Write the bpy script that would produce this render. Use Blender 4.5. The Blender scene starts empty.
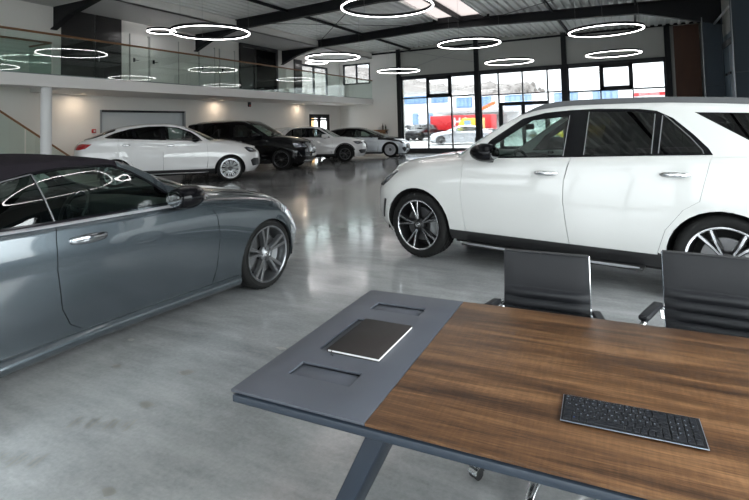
import bpy, bmesh, math, random
import numpy as np
from math import pi, sin, cos, radians
from mathutils import Vector, Matrix
from mathutils.geometry import delaunay_2d_cdt

SC = bpy.context.scene
COL = SC.collection
random.seed(7)
rng = np.random.RandomState(5)

# ------------------------------------------------------------------ camera
R_ = Vector((0.88766, 0.45978, -0.02655)); F_ = Vector((-0.45950, 0.88700, 0.04778))
h_, f_, cy_ = 1.56, 500.69, 101.85
pit, rol, yaw = 0.0478005, -0.0265550, 0.4779214
F_ = Vector((-sin(yaw)*cos(pit), cos(yaw)*cos(pit), sin(pit)))
R0 = Vector((cos(yaw), sin(yaw), 0)); U0 = R0.cross(F_)
R_ = cos(rol)*R0 + sin(rol)*U0; U_ = -sin(rol)*R0 + cos(rol)*U0
cd = bpy.data.cameras.new('camera'); cam = bpy.data.objects.new('camera', cd); COL.objects.link(cam)
M = Matrix(((R_.x, U_.x, -F_.x, 0), (R_.y, U_.y, -F_.y, 0), (R_.z, U_.z, -F_.z, h_), (0, 0, 0, 1)))
cam.matrix_world = M
cd.sensor_fit = 'HORIZONTAL'; cd.sensor_width = 36; cd.lens = 36*f_/749
cd.shift_y = -(250-cy_)/749; cd.clip_end = 600; cd.clip_start = .05
SC.camera = cam

# ------------------------------------------------------------------ materials
MAT = {}
def nt(name):
    m = bpy.data.materials.new(name); m.use_nodes = True
    t = m.node_tree; t.nodes.clear(); MAT[name] = m
    o = t.nodes.new('ShaderNodeOutputMaterial')
    return m, t, o
def N(t, kind, **kw):
    n = t.nodes.new(kind)
    for k, v in kw.items():
        if k.startswith('_'): setattr(n, k[1:], v)
        else: n.inputs[k.replace('__', ' ')].default_value = v
    return n
def L(t, a, ao, b, bi): t.links.new(a.outputs[ao], b.inputs[bi])
def c4(c): return (c[0], c[1], c[2], 1)
def pbr(name, col, rough=.5, metal=0, coat=0, spec=.5, noise=None, bump=None, coat_rough=.03):
    """noise=(scale, amount, stretch xyz) varies the colour; bump=(scale, strength)"""
    m, t, o = nt(name)
    b = N(t, 'ShaderNodeBsdfPrincipled'); L(t, b, 0, o, 0)
    b.inputs['Base Color'].default_value = c4(col); b.inputs['Roughness'].default_value = rough
    b.inputs['Metallic'].default_value = metal; b.inputs['Coat Weight'].default_value = coat
    b.inputs['Coat Roughness'].default_value = coat_rough
    b.inputs['Specular IOR Level'].default_value = spec
    tc = None
    if noise or bump:
        tc = N(t, 'ShaderNodeTexCoord')
    if noise:
        mp = N(t, 'ShaderNodeMapping'); L(t, tc, 'Object', mp, 0)
        if len(noise) > 2: mp.inputs['Scale'].default_value = noise[2]
        nz = N(t, 'ShaderNodeTexNoise', Scale=noise[0], Detail=6, Roughness=.6); L(t, mp, 0, nz, 'Vector')
        mx = N(t, 'ShaderNodeMix', _data_type='RGBA')
        a = noise[1]
        mx.inputs['A'].default_value = c4([max(0, c*(1-a)) for c in col]); mx.inputs['B'].default_value = c4([min(1, c*(1+a)) for c in col])
        L(t, nz, 'Fac', mx, 'Factor'); L(t, mx, 'Result', b, 'Base Color')
    if bump:
        nz2 = N(t, 'ShaderNodeTexNoise', Scale=bump[0], Detail=3); L(t, tc, 'Object', nz2, 'Vector')
        bp = N(t, 'ShaderNodeBump', Strength=bump[1], Distance=.01); L(t, nz2, 'Fac', bp, 'Height'); L(t, bp, 0, b, 'Normal')
    return m
def glass(name, tint, base=.04, rough=0.0):
    m, t, o = nt(name)
    lw = N(t, 'ShaderNodeLayerWeight', Blend=.5)
    pw = N(t, 'ShaderNodeMath', _operation='POWER'); pw.inputs[1].default_value = 5; L(t, lw, 'Facing', pw, 0)
    ml = N(t, 'ShaderNodeMath', _operation='MULTIPLY_ADD'); ml.inputs[1].default_value = 1-base; ml.inputs[2].default_value = base; L(t, pw, 0, ml, 0)
    tr = N(t, 'ShaderNodeBsdfTransparent', Color=c4(tint)); gl = N(t, 'ShaderNodeBsdfGlossy', Roughness=rough)
    gl.inputs['Color'].default_value = (1, 1, 1, 1)
    mx = N(t, 'ShaderNodeMixShader'); L(t, ml, 0, mx, 0); L(t, tr, 0, mx, 1); L(t, gl, 0, mx, 2); L(t, mx, 0, o, 0)
    return m
def emis(name, col, st):
    m, t, o = nt(name)
    e = N(t, 'ShaderNodeEmission', Color=c4(col), Strength=st); L(t, e, 0, o, 0)
    return m

def concrete():
    m, t, o = nt('concrete')
    b = N(t, 'ShaderNodeBsdfPrincipled'); L(t, b, 0, o, 0)
    tc = N(t, 'ShaderNodeTexCoord')
    n1 = N(t, 'ShaderNodeTexNoise', Scale=.55, Detail=8, Roughness=.62, Distortion=.6); L(t, tc, 'Object', n1, 'Vector')
    mp = N(t, 'ShaderNodeMapping'); mp.inputs['Rotation'].default_value = (0, 0, .55); mp.inputs['Scale'].default_value = (.7, 3.2, 1); L(t, tc, 'Object', mp, 0)
    n2 = N(t, 'ShaderNodeTexNoise', Scale=1.6, Detail=9, Roughness=.7); L(t, mp, 0, n2, 'Vector')
    n3 = N(t, 'ShaderNodeTexNoise', Scale=40, Detail=4, Roughness=.7); L(t, tc, 'Object', n3, 'Vector')
    a1 = N(t, 'ShaderNodeMix', _data_type='FLOAT'); a1.inputs['Factor'].default_value = .4; L(t, n1, 'Fac', a1, 'A'); L(t, n2, 'Fac', a1, 'B')
    a2 = N(t, 'ShaderNodeMix', _data_type='FLOAT'); a2.inputs['Factor'].default_value = .16; L(t, a1, 'Result', a2, 'A'); L(t, n3, 'Fac', a2, 'B')
    cr = N(t, 'ShaderNodeValToRGB'); L(t, a2, 'Result', cr, 0)
    e = cr.color_ramp.elements
    e[0].position = .33; e[0].color = (.120, .126, .134, 1)
    e[1].position = .70; e[1].color = (.50, .504, .505, 1)
    k = e.new(.5); k.color = (.285, .291, .297, 1)
    L(t, cr, 0, b, 'Base Color')
    rr = N(t, 'ShaderNodeMapRange'); L(t, n1, 'Fac', rr, 0)
    rr.inputs[1].default_value = .3; rr.inputs[2].default_value = .7; rr.inputs[3].default_value = .10; rr.inputs[4].default_value = .24
    L(t, rr, 0, b, 'Roughness'); b.inputs['Specular IOR Level'].default_value = .6; b.inputs['Coat Weight'].default_value = .55; b.inputs['Coat Roughness'].default_value = .09; b.inputs['Coat IOR'].default_value = 1.6
    bp = N(t, 'ShaderNodeBump', Strength=.025, Distance=.02); L(t, n1, 'Fac', bp, 'Height'); L(t, bp, 0, b, 'Normal')
    return m
def wood(name, dark, mid, light, sc=1.0):
    m, t, o = nt(name)
    b = N(t, 'ShaderNodeBsdfPrincipled', Roughness=.42); b.inputs['Specular IOR Level'].default_value = .3; L(t, b, 0, o, 0)
    tc = N(t, 'ShaderNodeTexCoord')
    mp = N(t, 'ShaderNodeMapping'); mp.inputs['Scale'].default_value = (.9*sc, 11*sc, 6*sc); L(t, tc, 'Object', mp, 0)
    n1 = N(t, 'ShaderNodeTexNoise', Scale=1.3, Detail=9, Roughness=.66, Distortion=.5); L(t, mp, 0, n1, 'Vector')
    mp2 = N(t, 'ShaderNodeMapping'); mp2.inputs['Scale'].default_value = (4*sc, 120*sc, 30*sc); L(t, tc, 'Object', mp2, 0)
    n2 = N(t, 'ShaderNodeTexNoise', Scale=1.6, Detail=5, Roughness=.7); L(t, mp2, 0, n2, 'Vector')
    mp3 = N(t, 'ShaderNodeMapping'); mp3.inputs['Scale'].default_value = (70*sc, 9*sc, 6*sc); L(t, tc, 'Object', mp3, 0)
    n3 = N(t, 'ShaderNodeTexNoise', Scale=1.3, Detail=4, Roughness=.6); L(t, mp3, 0, n3, 'Vector')
    a = N(t, 'ShaderNodeMix', _data_type='FLOAT'); a.inputs['Factor'].default_value = .30; L(t, n1, 'Fac', a, 'A'); L(t, n2, 'Fac', a, 'B')
    a2 = N(t, 'ShaderNodeMix', _data_type='FLOAT'); a2.inputs['Factor'].default_value = .09; L(t, a, 'Result', a2, 'A'); L(t, n3, 'Fac', a2, 'B')
    cr = N(t, 'ShaderNodeValToRGB'); L(t, a2, 'Result', cr, 0)
    e = cr.color_ramp.elements
    e[0].position = .40; e[0].color = c4(dark); e[1].position = .62; e[1].color = c4(light)
    k = e.new(.505); k.color = c4(mid)
    L(t, cr, 0, b, 'Base Color')
    bp = N(t, 'ShaderNodeBump', Strength=.12, Distance=.003); L(t, n2, 'Fac', bp, 'Height'); L(t, bp, 0, b, 'Normal')
    return m

concrete()
pbr('wall_white', (.76, .745, .72), .75, noise=(1.2, .03))
pbr('wall_warm', (.80, .775, .74), .75, noise=(1.2, .03))
pbr('wall_panel', (.42, .425, .40), .55, noise=(.8, .04))
pbr('wall_dark', (.045, .066, .088), .5, noise=(1.0, .15))
pbr('wall_blue', (.075, .115, .145), .35, noise=(1.0, .1))
pbr('slab_white', (.76, .74, .72), .6)
pbr('soffit', (.55, .55, .55), .8)
pbr('deck', (.82, .84, .82), .45, .12, noise=(.6, .06))
pbr('steel_dark', (.008, .009, .011), .55, spec=.25, noise=(3, .2))
pbr('frame_dark', (.018, .020, .024), .5, spec=.3)
pbr('frame_alu', (.30, .31, .32), .4, .5)
pbr('corten', (.075, .034, .020), .75, noise=(2.2, .35, (1, 1, .25)), bump=(30, .1))
pbr('gal_dark', (.030, .029, .030), .28, noise=(1.5, .3))
pbr('garage_door', (.66, .69, .70), .5)
pbr('handrail', (.22, .105, .045), .4, noise=(6, .25))
pbr('column_white', (.74, .74, .74), .6)
pbr('white_plastic', (.75, .75, .75), .4)
pbr('red_plastic', (.45, .02, .02), .4)
pbr('chrome_dark', (.32, .33, .35), .12, 1)
pbr('lamp_bright', (.72, .74, .78), .16, .5, coat=1)
pbr('mirror_glass', (.30, .31, .32), .04, 1)
pbr('chrome', (.78, .79, .8), .12, 1)
pbr('satin_metal', (.55, .56, .58), .28, 1)
pbr('trim_silver', (.55, .56, .60), .38, .8)
pbr('black_gloss', (.004, .004, .005), .12, spec=.2)
pbr('black_plastic', (.018, .018, .019), .5)
pbr('black_matte', (.010, .010, .011), .7)
pbr('seal_grey', (.11, .11, .115), .4)
pbr('grey_plastic', (.07, .072, .076), .5)
pbr('rubber', (.010, .010, .010), .75, spec=.2, bump=(60, .08))
pbr('underside', (.006, .006, .006), .9)
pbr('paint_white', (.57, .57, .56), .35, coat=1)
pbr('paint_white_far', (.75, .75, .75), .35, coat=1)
pbr('paint_grey', (.070, .085, .097), .26, .7, coat=1)
pbr('paint_black', (.003, .003, .004), .12, spec=.4)
pbr('paint_silver', (.52, .54, .57), .3, .55, coat=1)
pbr('paint_iris', (.62, .66, .70), .3, .4, coat=1)
pbr('paint_yellow', (.80, .52, .01), .35, coat=.5)
pbr('paint_red', (.50, .012, .018), .4)
pbr('paint_orange', (.75, .14, .02), .4)
pbr('soft_top', (.014, .0115, .0145), .9, spec=.08, noise=(300, .4), bump=(500, .2))
pbr('leather', (.010, .0105, .0125), .48, spec=.24, bump=(220, .06))
pbr('seat_black', (.012, .012, .013), .55)
pbr('seat_grey', (.09, .088, .085), .6)
pbr('red_stitch', (.35, .02, .02), .6)
pbr('rim_black', (.012, .012, .013), .3, .3)
pbr('rim_silver', (.72, .73, .75), .2, .95)
pbr('rim_grey', (.20, .205, .215), .28, .85)
pbr('rim_dull', (.17, .17, .175), .35, .7)
pbr('disc_metal', (.20, .20, .205), .35, .9)
pbr('caliper', (.38, .39, .40), .35, .5)
pbr('lamp_red', (.35, .006, .01), .12, coat=1)
pbr('lamp_dark', (.016, .017, .021), .12, spec=.5)
pbr('lamp_clear', (.24, .26, .31), .10, .6, coat=1)
pbr('slate', (.050, .055, .069), .46, noise=(80, .05), bump=(400, .03))
pbr('slate_edge', (.020, .027, .038), .4, spec=.3)
pbr('slate_leg', (.013, .019, .029), .45, spec=.3)
pbr('recess', (.07, .078, .094), .5)
wood('walnut', (.031, .015, .008), (.094, .045, .020), (.205, .107, .049))
wood('shelf_wood', (.10, .045, .02), (.24, .11, .045), (.34, .18, .08), 3)
pbr('book_cover', (.016, .013, .0125), .6, spec=.3, bump=(150, .08))
pbr('paper', (.60, .60, .60), .7)
pbr('key_black', (.008, .009, .012), .55, spec=.25)
pbr('kbd_deck', (.006, .0065, .008), .5, spec=.3)
pbr('kbd_rim', (.28, .32, .38), .3, .85)
pbr('key_print', (.28, .31, .38), .5)
pbr('key_blue', (.05, .14, .60), .5)
pbr('dirt', (.225, .221, .207), .3, coat=.5)
pbr('bottle_green', (.02, .05, .025), .12, coat=.5)
pbr('bottle_dark', (.03, .02, .015), .12, coat=.5)
pbr('asphalt', (.34, .34, .335), .85, noise=(.3, .1))
pbr('facade', (.74, .745, .75), .8)
pbr('facade_blue', (.09, .22, .48), .35)
pbr('facade_glass', (.22, .34, .48), .1)
pbr('facade_grey', (.42, .42, .42), .7)
pbr('hill', (.215, .195, .185), .95, noise=(.15, .15))
pbr('bark', (.12, .09, .07), .9)
glass('pane_clear', (.96, .985, .975), .05)
glass('pane_tinted', (.475, .49, .49), .05)
glass('pane_shade', (.64, .65, .65), .05)
glass('pane_rail', (.89, .94, .92), .055)
glass('car_glass', (.50, .62, .57), .06)
glass('car_glass_lite', (.62, .72, .69), .05)
glass('car_glass_dark', (.028, .026, .026), .03)
glass('car_glass_mid', (.16, .18, .18), .06)
emis('ring_light', (1, .965, .965), 3.8)
emis('down_light', (1, .72, .42), 2.0)
emis('warm_room_glow', (1, .62, .28), .45)
def skylight_mat():
    m, t, o = nt('skylight_sheet')
    tr = N(t, 'ShaderNodeBsdfTransparent', Color=(.17, .16, .157, 1)); tl = N(t, 'ShaderNodeBsdfTranslucent', Color=(.30, .28, .27, 1))
    mx = N(t, 'ShaderNodeMixShader'); mx.inputs[0].default_value = .6; L(t, tr, 0, mx, 1); L(t, tl, 0, mx, 2); L(t, mx, 0, o, 0)
skylight_mat()

# ------------------------------------------------------------------ mesh helpers
def link(name, me, parent=None):
    o = bpy.data.objects.new(name, me); COL.objects.link(o)
    if parent is not None: o.parent = parent
    return o
def tag(o, label=None, cat=None, group=None, kind=None):
    if label: o['label'] = label
    if cat: o['category'] = cat
    if group: o['group'] = group
    if kind: o['kind'] = kind
    return o
def empty(name, loc, rz=0, label=None, cat=None, group=None):
    o = bpy.data.objects.new(name, None); COL.objects.link(o)
    o.location = loc; o.rotation_euler = (0, 0, rz); o.empty_display_size = .1
    return tag(o, label, cat, group)
def as_mats(m): return [MAT[x] for x in ([m] if isinstance(m, str) else m)]
class MB:
    """collects shapes and links them as ONE mesh object"""
    def __init__(s): s.v = []; s.f = []; s.m = []; s.sm = []
    def add(s, vs, fs, mi=0, smooth=False):
        b = len(s.v); s.v += [tuple(v) for v in vs]
        for f in fs: s.f.append(tuple(i+b for i in f)); s.m.append(mi); s.sm.append(smooth)
        return s
    def box(s, a, b, mi=0):
        x0, y0, z0 = [min(p, q) for p, q in zip(a, b)]; x1, y1, z1 = [max(p, q) for p, q in zip(a, b)]
        v = [(x0,y0,z0),(x1,y0,z0),(x1,y1,z0),(x0,y1,z0),(x0,y0,z1),(x1,y0,z1),(x1,y1,z1),(x0,y1,z1)]
        return s.add(v, [(0,3,2,1),(4,5,6,7),(0,1,5,4),(1,2,6,5),(2,3,7,6),(3,0,4,7)], mi)
    def hexa(s, v, mi=0):
        return s.add(v, [(0,3,2,1),(4,5,6,7),(0,1,5,4),(1,2,6,5),(2,3,7,6),(3,0,4,7)], mi)
    def bar(s, p, q, w, t, up=(0,0,1), mi=0):
        p, q = Vector(p), Vector(q); d = (q-p).normalized(); sd = d.cross(Vector(up))
        if sd.length < 1e-4: sd = d.cross(Vector((1,0,0)))
        sd.normalize(); u = sd.cross(d)
        v = [p+sd*a*w/2+u*b*t/2 for a, b in ((-1,-1),(1,-1),(1,1),(-1,1))]+[q+sd*a*w/2+u*b*t/2 for a, b in ((-1,-1),(1,-1),(1,1),(-1,1))]
        return s.add(v, [(0,1,2,3),(7,6,5,4),(0,4,5,1),(1,5,6,2),(2,6,7,3),(3,7,4,0)], mi)
    def tube(s, pts, r, n=10, mi=0, closed=False, cap=True):
        pts = [Vector(p) for p in pts]; k = len(pts); rs = r if isinstance(r, (list, tuple)) else [r]*k
        vs = []; prev = None
        for i, p in enumerate(pts):
            a = pts[(i-1) % k] if (i or closed) else p; b = pts[(i+1) % k] if (i < k-1 or closed) else p
            d = (b-a).normalized()
            if prev is None:
                sd = d.cross(Vector((0,0,1)))
                if sd.length < 1e-3: sd = d.cross(Vector((1,0,0)))
            else: sd = prev - d*prev.dot(d)
            sd.normalize(); prev = sd; u = d.cross(sd)
            for j in range(n):
                t = 2*pi*j/n; vs.append(p+(sd*cos(t)+u*sin(t))*rs[i])
        fs = []
        for i in range(k if closed else k-1):
            for j in range(n):
                a, b = i*n+j, i*n+(j+1) % n; c, d = ((i+1) % k)*n+(j+1) % n, ((i+1) % k)*n+j
                fs.append((a, b, c, d))
        if cap and not closed: fs += [tuple(range(n-1, -1, -1)), tuple(range((k-1)*n, k*n))]
        return s.add(vs, fs, mi, True)
    def lathe(s, prof, n=32, axis='z', c=(0,0,0), mi=0, closed=False, smooth=True, caps=False):
        """prof: (radius, height) pairs; axis z or y"""
        vs = []; k = len(prof)
        for j in range(n):
            t = 2*pi*j/n
            for r, z in prof:
                if axis == 'z': vs.append((c[0]+r*cos(t), c[1]+r*sin(t), c[2]+z))
                else: vs.append((c[0]+r*cos(t), c[1]+z, c[2]+r*sin(t)))
        fs = []
        for j in range(n):
            j2 = (j+1) % n
            for i in range(k if closed else k-1):
                i2 = (i+1) % k
                fs.append((j*k+i, j2*k+i, j2*k+i2, j*k+i2))
        if caps:
            fs.append(tuple(j*k for j in range(n))[::-1]); fs.append(tuple(j*k+k-1 for j in range(n)))
        return s.add(vs, fs, mi, smooth)
    def prism(s, poly, a, b, axis='z', mi=0, smooth=False):
        """poly: 2D points; extruded from a to b along axis (x: (y,z), y: (x,z), z: (x,y))"""
        def P(p, h): return {'z': (p[0], p[1], h), 'y': (p[0], h, p[1]), 'x': (h, p[0], p[1])}[axis]
        n = len(poly); vs = [P(p, a) for p in poly]+[P(p, b) for p in poly]
        fs = [tuple(range(n))[::-1], tuple(range(n, 2*n))]+[(i, (i+1) % n, n+(i+1) % n, n+i) for i in range(n)]
        return s.add(vs, fs, mi, smooth)
    def loft(s, rings, mi=0, smooth=True, cap=True, closed=True):
        n = len(rings[0]); vs = [p for r in rings for p in r]; fs = []
        for i in range(len(rings)-1):
            for j in range(n if closed else n-1):
                j2 = (j+1) % n; fs.append((i*n+j, i*n+j2, (i+1)*n+j2, (i+1)*n+j))
        if cap: fs += [tuple(range(n))[::-1], tuple(range((len(rings)-1)*n, len(rings)*n))]
        return s.add(vs, fs, mi, smooth)
    def mesh(s, name, mats, bevel=0, seg=2, fix=True, sharp=35):
        me = bpy.data.meshes.new(name); me.from_pydata(s.v, [], s.f)
        for m in as_mats(mats): me.materials.append(m)
        for p, mi, sm in zip(me.polygons, s.m, s.sm): p.material_index = mi; p.use_smooth = sm
        bm = bmesh.new(); bm.from_mesh(me)
        if fix: bmesh.ops.recalc_face_normals(bm, faces=bm.faces)
        if bevel:
            es = [e for e in bm.edges if len(e.link_faces) == 2 and e.calc_face_angle(0) > radians(30)]
            r = bmesh.ops.bevel(bm, geom=es, offset=bevel, segments=seg, affect='EDGES', profile=.5, clamp_overlap=True)
            for f in bm.faces: f.smooth = True
        bm.to_mesh(me); bm.free()
        if bevel or any(s.sm): me.set_sharp_from_angle(angle=radians(sharp if not bevel else 60))
        return me
    def build(s, name, mats, parent=None, bevel=0, seg=2, fix=True, sharp=35):
        return link(name, s.mesh(name, mats, bevel, seg, fix, sharp), parent)
def structure(o): o['kind'] = 'structure'; return o
def xform(mb, Mx):
    mb.v = [tuple(Mx @ Vector(v)) for v in mb.v]; return mb
def text_mesh(txt, size, depth=.0005, bold=0.0):
    cu = bpy.data.curves.new('t', 'FONT'); cu.body = txt; cu.size = size; cu.align_x = 'CENTER'; cu.align_y = 'CENTER'
    cu.extrude = depth; cu.offset = bold; cu.resolution_u = 2
    o = bpy.data.objects.new('t', cu); COL.objects.link(o)
    dg = bpy.context.evaluated_depsgraph_get(); me = bpy.data.meshes.new_from_object(o.evaluated_get(dg))
    vs = [tuple(v.co) for v in me.vertices]; fs = [tuple(p.vertices) for p in me.polygons]
    bpy.data.objects.remove(o); bpy.data.curves.remove(cu); bpy.data.meshes.remove(me)
    return vs, fs
# ------------------------------------------------------------------ lofted car bodies
def pchip(pts, x):
    xs = np.array([p[0] for p in pts], float); ys = np.array([p[1] for p in pts], float)
    if len(xs) == 1: return np.full_like(x, ys[0])
    hh = np.diff(xs); d = np.diff(ys)/hh; m = np.zeros_like(xs); m[0], m[-1] = d[0], d[-1]
    for i in range(1, len(xs)-1):
        if d[i-1]*d[i] > 0:
            w1, w2 = 2*hh[i]+hh[i-1], hh[i]+2*hh[i-1]; m[i] = (w1+w2)/(w1/d[i-1]+w2/d[i])
    x = np.clip(x, xs[0], xs[-1]); i = np.clip(np.searchsorted(xs, x)-1, 0, len(xs)-2)
    t = (x-xs[i])/hh[i]
    return ys[i]*(2*t**3-3*t**2+1)+hh[i]*m[i]*(t**3-2*t**2+t)+ys[i+1]*(3*t**2-2*t**3)+hh[i]*m[i+1]*(t**3-t**2)
def cat(A, v):
    K = A.shape[0]; i = np.clip(np.floor(v).astype(int), 0, K-2); t = v-i; n = np.arange(len(v))
    p1, p2 = A[i, n], A[i+1, n]
    p0 = np.where(i > 0, A[np.maximum(i-1, 0), n], 2*p1-p2); p3 = np.where(i < K-2, A[np.minimum(i+2, K-1), n], 2*p2-p1)
    return .5*(2*p1+(p2-p0)*t+(2*p0-5*p1+4*p2-p3)*t*t+(3*p1-p0-3*p2+p3)*t**3)
class Body:
    VS = .2
    def __init__(s, lines, NX, TX, LF=.55, LR=.5, pf=2.5, pr=2.8):
        s.lines = [sorted(l) for l in lines]; s.K = len(lines); s.NX = np.array(NX, float); s.TX = np.array(TX, float)
        s.LF, s.LR, s.pf, s.pr = LF, LR, pf, pr
        s.gx = np.arange(s.lines[0][0][0]-.3, 1.2, .001)
        s.TY = [pchip([(p[0], p[1]) for p in l], s.gx) for l in s.lines]; s.TZ = [pchip([(p[0], p[2]) for p in l], s.gx) for l in s.lines]
        s.AF, s.AR = 1.5*LF, 1.5*LR; s.M0 = max(NX)-min(TX)-LF-LR; s.UT = s.AF+s.AR+s.M0
    def nx(s, v): return cat(np.repeat(s.NX[:, None], len(v), 1), v)
    def tx(s, v): return cat(np.repeat(s.TX[:, None], len(v), 1), v)
    def rows(s, x, tb): return np.array([np.interp(x, s.gx, t) for t in tb])
    def raw(s, x, v): return cat(s.rows(x, s.TY), v), cat(s.rows(x, s.TZ), v)
    def taper(s, x, v):
        a = np.clip((s.nx(v)-x)/s.LF, 0, 1); b = np.clip((x-s.tx(v))/s.LR, 0, 1)
        return (1-(1-a)**s.pf)**(1/s.pf)*(1-(1-b)**s.pr)**(1/s.pr)
    def x_of(s, U, v):
        n, t = s.nx(v), s.tx(v)
        xr = t+s.LR*(1-np.cos(np.clip(U/s.AR, 0, 1)*pi/2)); xf = n-s.LF*(1-np.cos(np.clip((s.UT-U)/s.AF, 0, 1)*pi/2))
        xm = t+s.LR+(U-s.AR)/s.M0*(n-t-s.LR-s.LF)
        return np.where(U < s.AR, xr, np.where(U > s.AR+s.M0, xf, xm))
    def u_of(s, x, v):
        n, t = s.nx(v), s.tx(v)
        ur = s.AR*(2/pi)*np.arccos(np.clip(1-(x-t)/s.LR, -1, 1)); uf = s.UT-s.AF*(2/pi)*np.arccos(np.clip(1-(n-x)/s.LF, -1, 1))
        um = s.AR+(x-t-s.LR)/(n-t-s.LR-s.LF)*s.M0
        return np.where(x < t+s.LR, ur, np.where(x > n-s.LF, uf, um))
    def P(s, U, v):
        v = np.clip(v, 0, s.K-1); U = np.clip(U, 0, s.UT); x = s.x_of(U, v); y, z = s.raw(x, v)
        return np.stack([x, y*s.taper(x, v), z], 1)
    def uv(s, tag_, a, b):
        a = np.asarray(a, float); b = np.asarray(b, float)
        if tag_ == 'v': return np.stack([s.u_of(a, b), b], 1)
        if tag_ == 'n': return np.stack([np.full_like(a, s.UT), a], 1)      # nose centre line
        if tag_ == 'e': return np.stack([np.zeros_like(a), a], 1)           # tail centre line
        if tag_ == 's':
            lo = np.zeros_like(a); hi = np.full_like(a, 5.0); Zr = s.rows(a, s.TZ)
            for _ in range(26):
                m = (lo+hi)/2; z = cat(Zr, m); lo = np.where(z < b, m, lo); hi = np.where(z < b, hi, m)
            return np.stack([s.u_of(a, (lo+hi)/2), (lo+hi)/2], 1)
        if tag_ == 't':
            lo = np.full_like(a, 5.0); hi = np.full_like(a, s.K-1.0)
            for _ in range(32):
                m = (lo+hi)/2; y = s.raw(a, m)[0]*s.taper(a, m); lo = np.where(y > b, m, lo); hi = np.where(y > b, hi, m)
            return np.stack([s.u_of(a, (lo+hi)/2), (lo+hi)/2], 1)
        if tag_ in 'fr':
            x = np.full_like(a, .6 if tag_ == 'f' else s.TX[2]+.2); v = np.full_like(a, 2.)
            for _ in range(25):
                lo = np.zeros_like(a); hi = np.full_like(a, 5.0); Zr = s.rows(x, s.TZ)
                for _k in range(22):
                    m = (lo+hi)/2; z = cat(Zr, m); lo = np.where(z < b, m, lo); hi = np.where(z < b, hi, m)
                v = (lo+hi)/2; r = np.clip(a/s.raw(x, v)[0], 0, .9999)
                if tag_ == 'f': x = .5*x+.5*(s.nx(v)-s.LF*(1-(1-r**s.pf)**(1/s.pf)))
                else: x = .5*x+.5*(s.tx(v)+s.LR*(1-(1-r**s.pr)**(1/s.pr)))
            return np.stack([s.u_of(x, v), v], 1)
class Green:
    VS = .35
    def __init__(s, body, z2, y2, z5, inset=.012, bulge=.02, e=1.0):
        s.b, s.inset, s.bulge, s.e = body, inset, bulge, e
        s.gx = np.arange(min(z5)[0]-.2, max(z5)[0]+.2, .001); s.t2, s.ty, s.t5 = [pchip(sorted(q), s.gx) for q in (z2, y2, z5)]
    def P(s, U, v):
        x = U; zb = np.interp(x, s.b.gx, s.b.TZ[5]); yb = np.interp(x, s.b.gx, s.b.TY[5])*s.b.taper(x, np.full_like(x, 5.))-s.inset
        z2 = np.maximum(np.interp(x, s.gx, s.t2), zb+.004); y2 = np.interp(x, s.gx, s.ty); z5 = np.maximum(np.interp(x, s.gx, s.t5), z2+.004); yb = np.minimum(yb, y2+(z2-zb)*1.2+.01)
        a = np.clip(v, 0, 1); th = np.clip(v-1, 0, 1)*pi/2
        y = np.where(v <= 1, yb+(y2-yb)*a+s.bulge*np.sin(pi*a)*np.clip((z2-zb)/.4, 0, 1), y2*np.cos(th)**s.e)
        z = np.where(v <= 1, zb+(z2-zb)*a, z2+(z5-z2)*np.sin(th))
        return np.stack([x, y, z], 1)
    def uv(s, tag_, a, b):
        a = np.asarray(a, float); b = np.asarray(b, float)
        if tag_ == 'v': return np.stack([a, b], 1)
        zb = np.interp(a, s.b.gx, s.b.TZ[5]); z2 = np.maximum(np.interp(a, s.gx, s.t2), zb+.004)
        return np.stack([a, np.clip((b-zb)/(z2-zb), 0, 1)], 1)
def outline(S, pts, step=.035):
    out = []
    n = len(pts)
    for i in range(n):
        p, q = pts[i], pts[(i+1) % n]
        if p[0] == q[0] and p[0] not in 'ne':
            d = math.hypot(q[1]-p[1], q[2]-p[2]) if p[0] != 'v' else math.hypot(q[1]-p[1], .2*(q[2]-p[2]))
            k = max(1, int(math.ceil(d/step))); t = np.arange(k)/k
            out.append(S.uv(p[0], p[1]+(q[1]-p[1])*t, p[2]+(q[2]-p[2])*t))
        else:
            a = S.uv(p[0], [p[1]], [p[2]])[0]; b = S.uv(q[0], [q[1]], [q[2]])[0]
            k = max(1, int(math.ceil(math.hypot(b[0]-a[0], S.VS*(b[1]-a[1]))/step))); t = (np.arange(k)/k)[:, None]
            out.append(a+(b-a)*t)
    o = np.concatenate(out); keep = [0]
    for i in range(1, len(o)):
        if abs(o[i]-o[keep[-1]]).max() > 1e-4: keep.append(i)
    if abs(o[keep[-1]]-o[keep[0]]).max() < 1e-4: keep.pop()
    return o[keep]
def inside(poly, p):
    x, y = p[:, 0][:, None], p[:, 1][:, None]; a = poly; b = np.roll(poly, -1, 0)
    c = (a[:, 1] > y) != (b[:, 1] > y)
    with np.errstate(divide='ignore', invalid='ignore'):
        xi = (b[:, 0]-a[:, 0])*(y-a[:, 1])/(b[:, 1]-a[:, 1])+a[:, 0]
    return (c & (x < xi)).sum(1) % 2 == 1
def edge_dist(poly, p):
    a = poly; d = np.roll(poly, -1, 0)-a; w = p[:, None, :]-a[None]
    t = np.clip((w*d[None]).sum(2)/np.maximum((d*d).sum(1), 1e-12)[None], 0, 1)
    return np.sqrt(((w-t[:, :, None]*d[None])**2).sum(2)).min(1)
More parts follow.
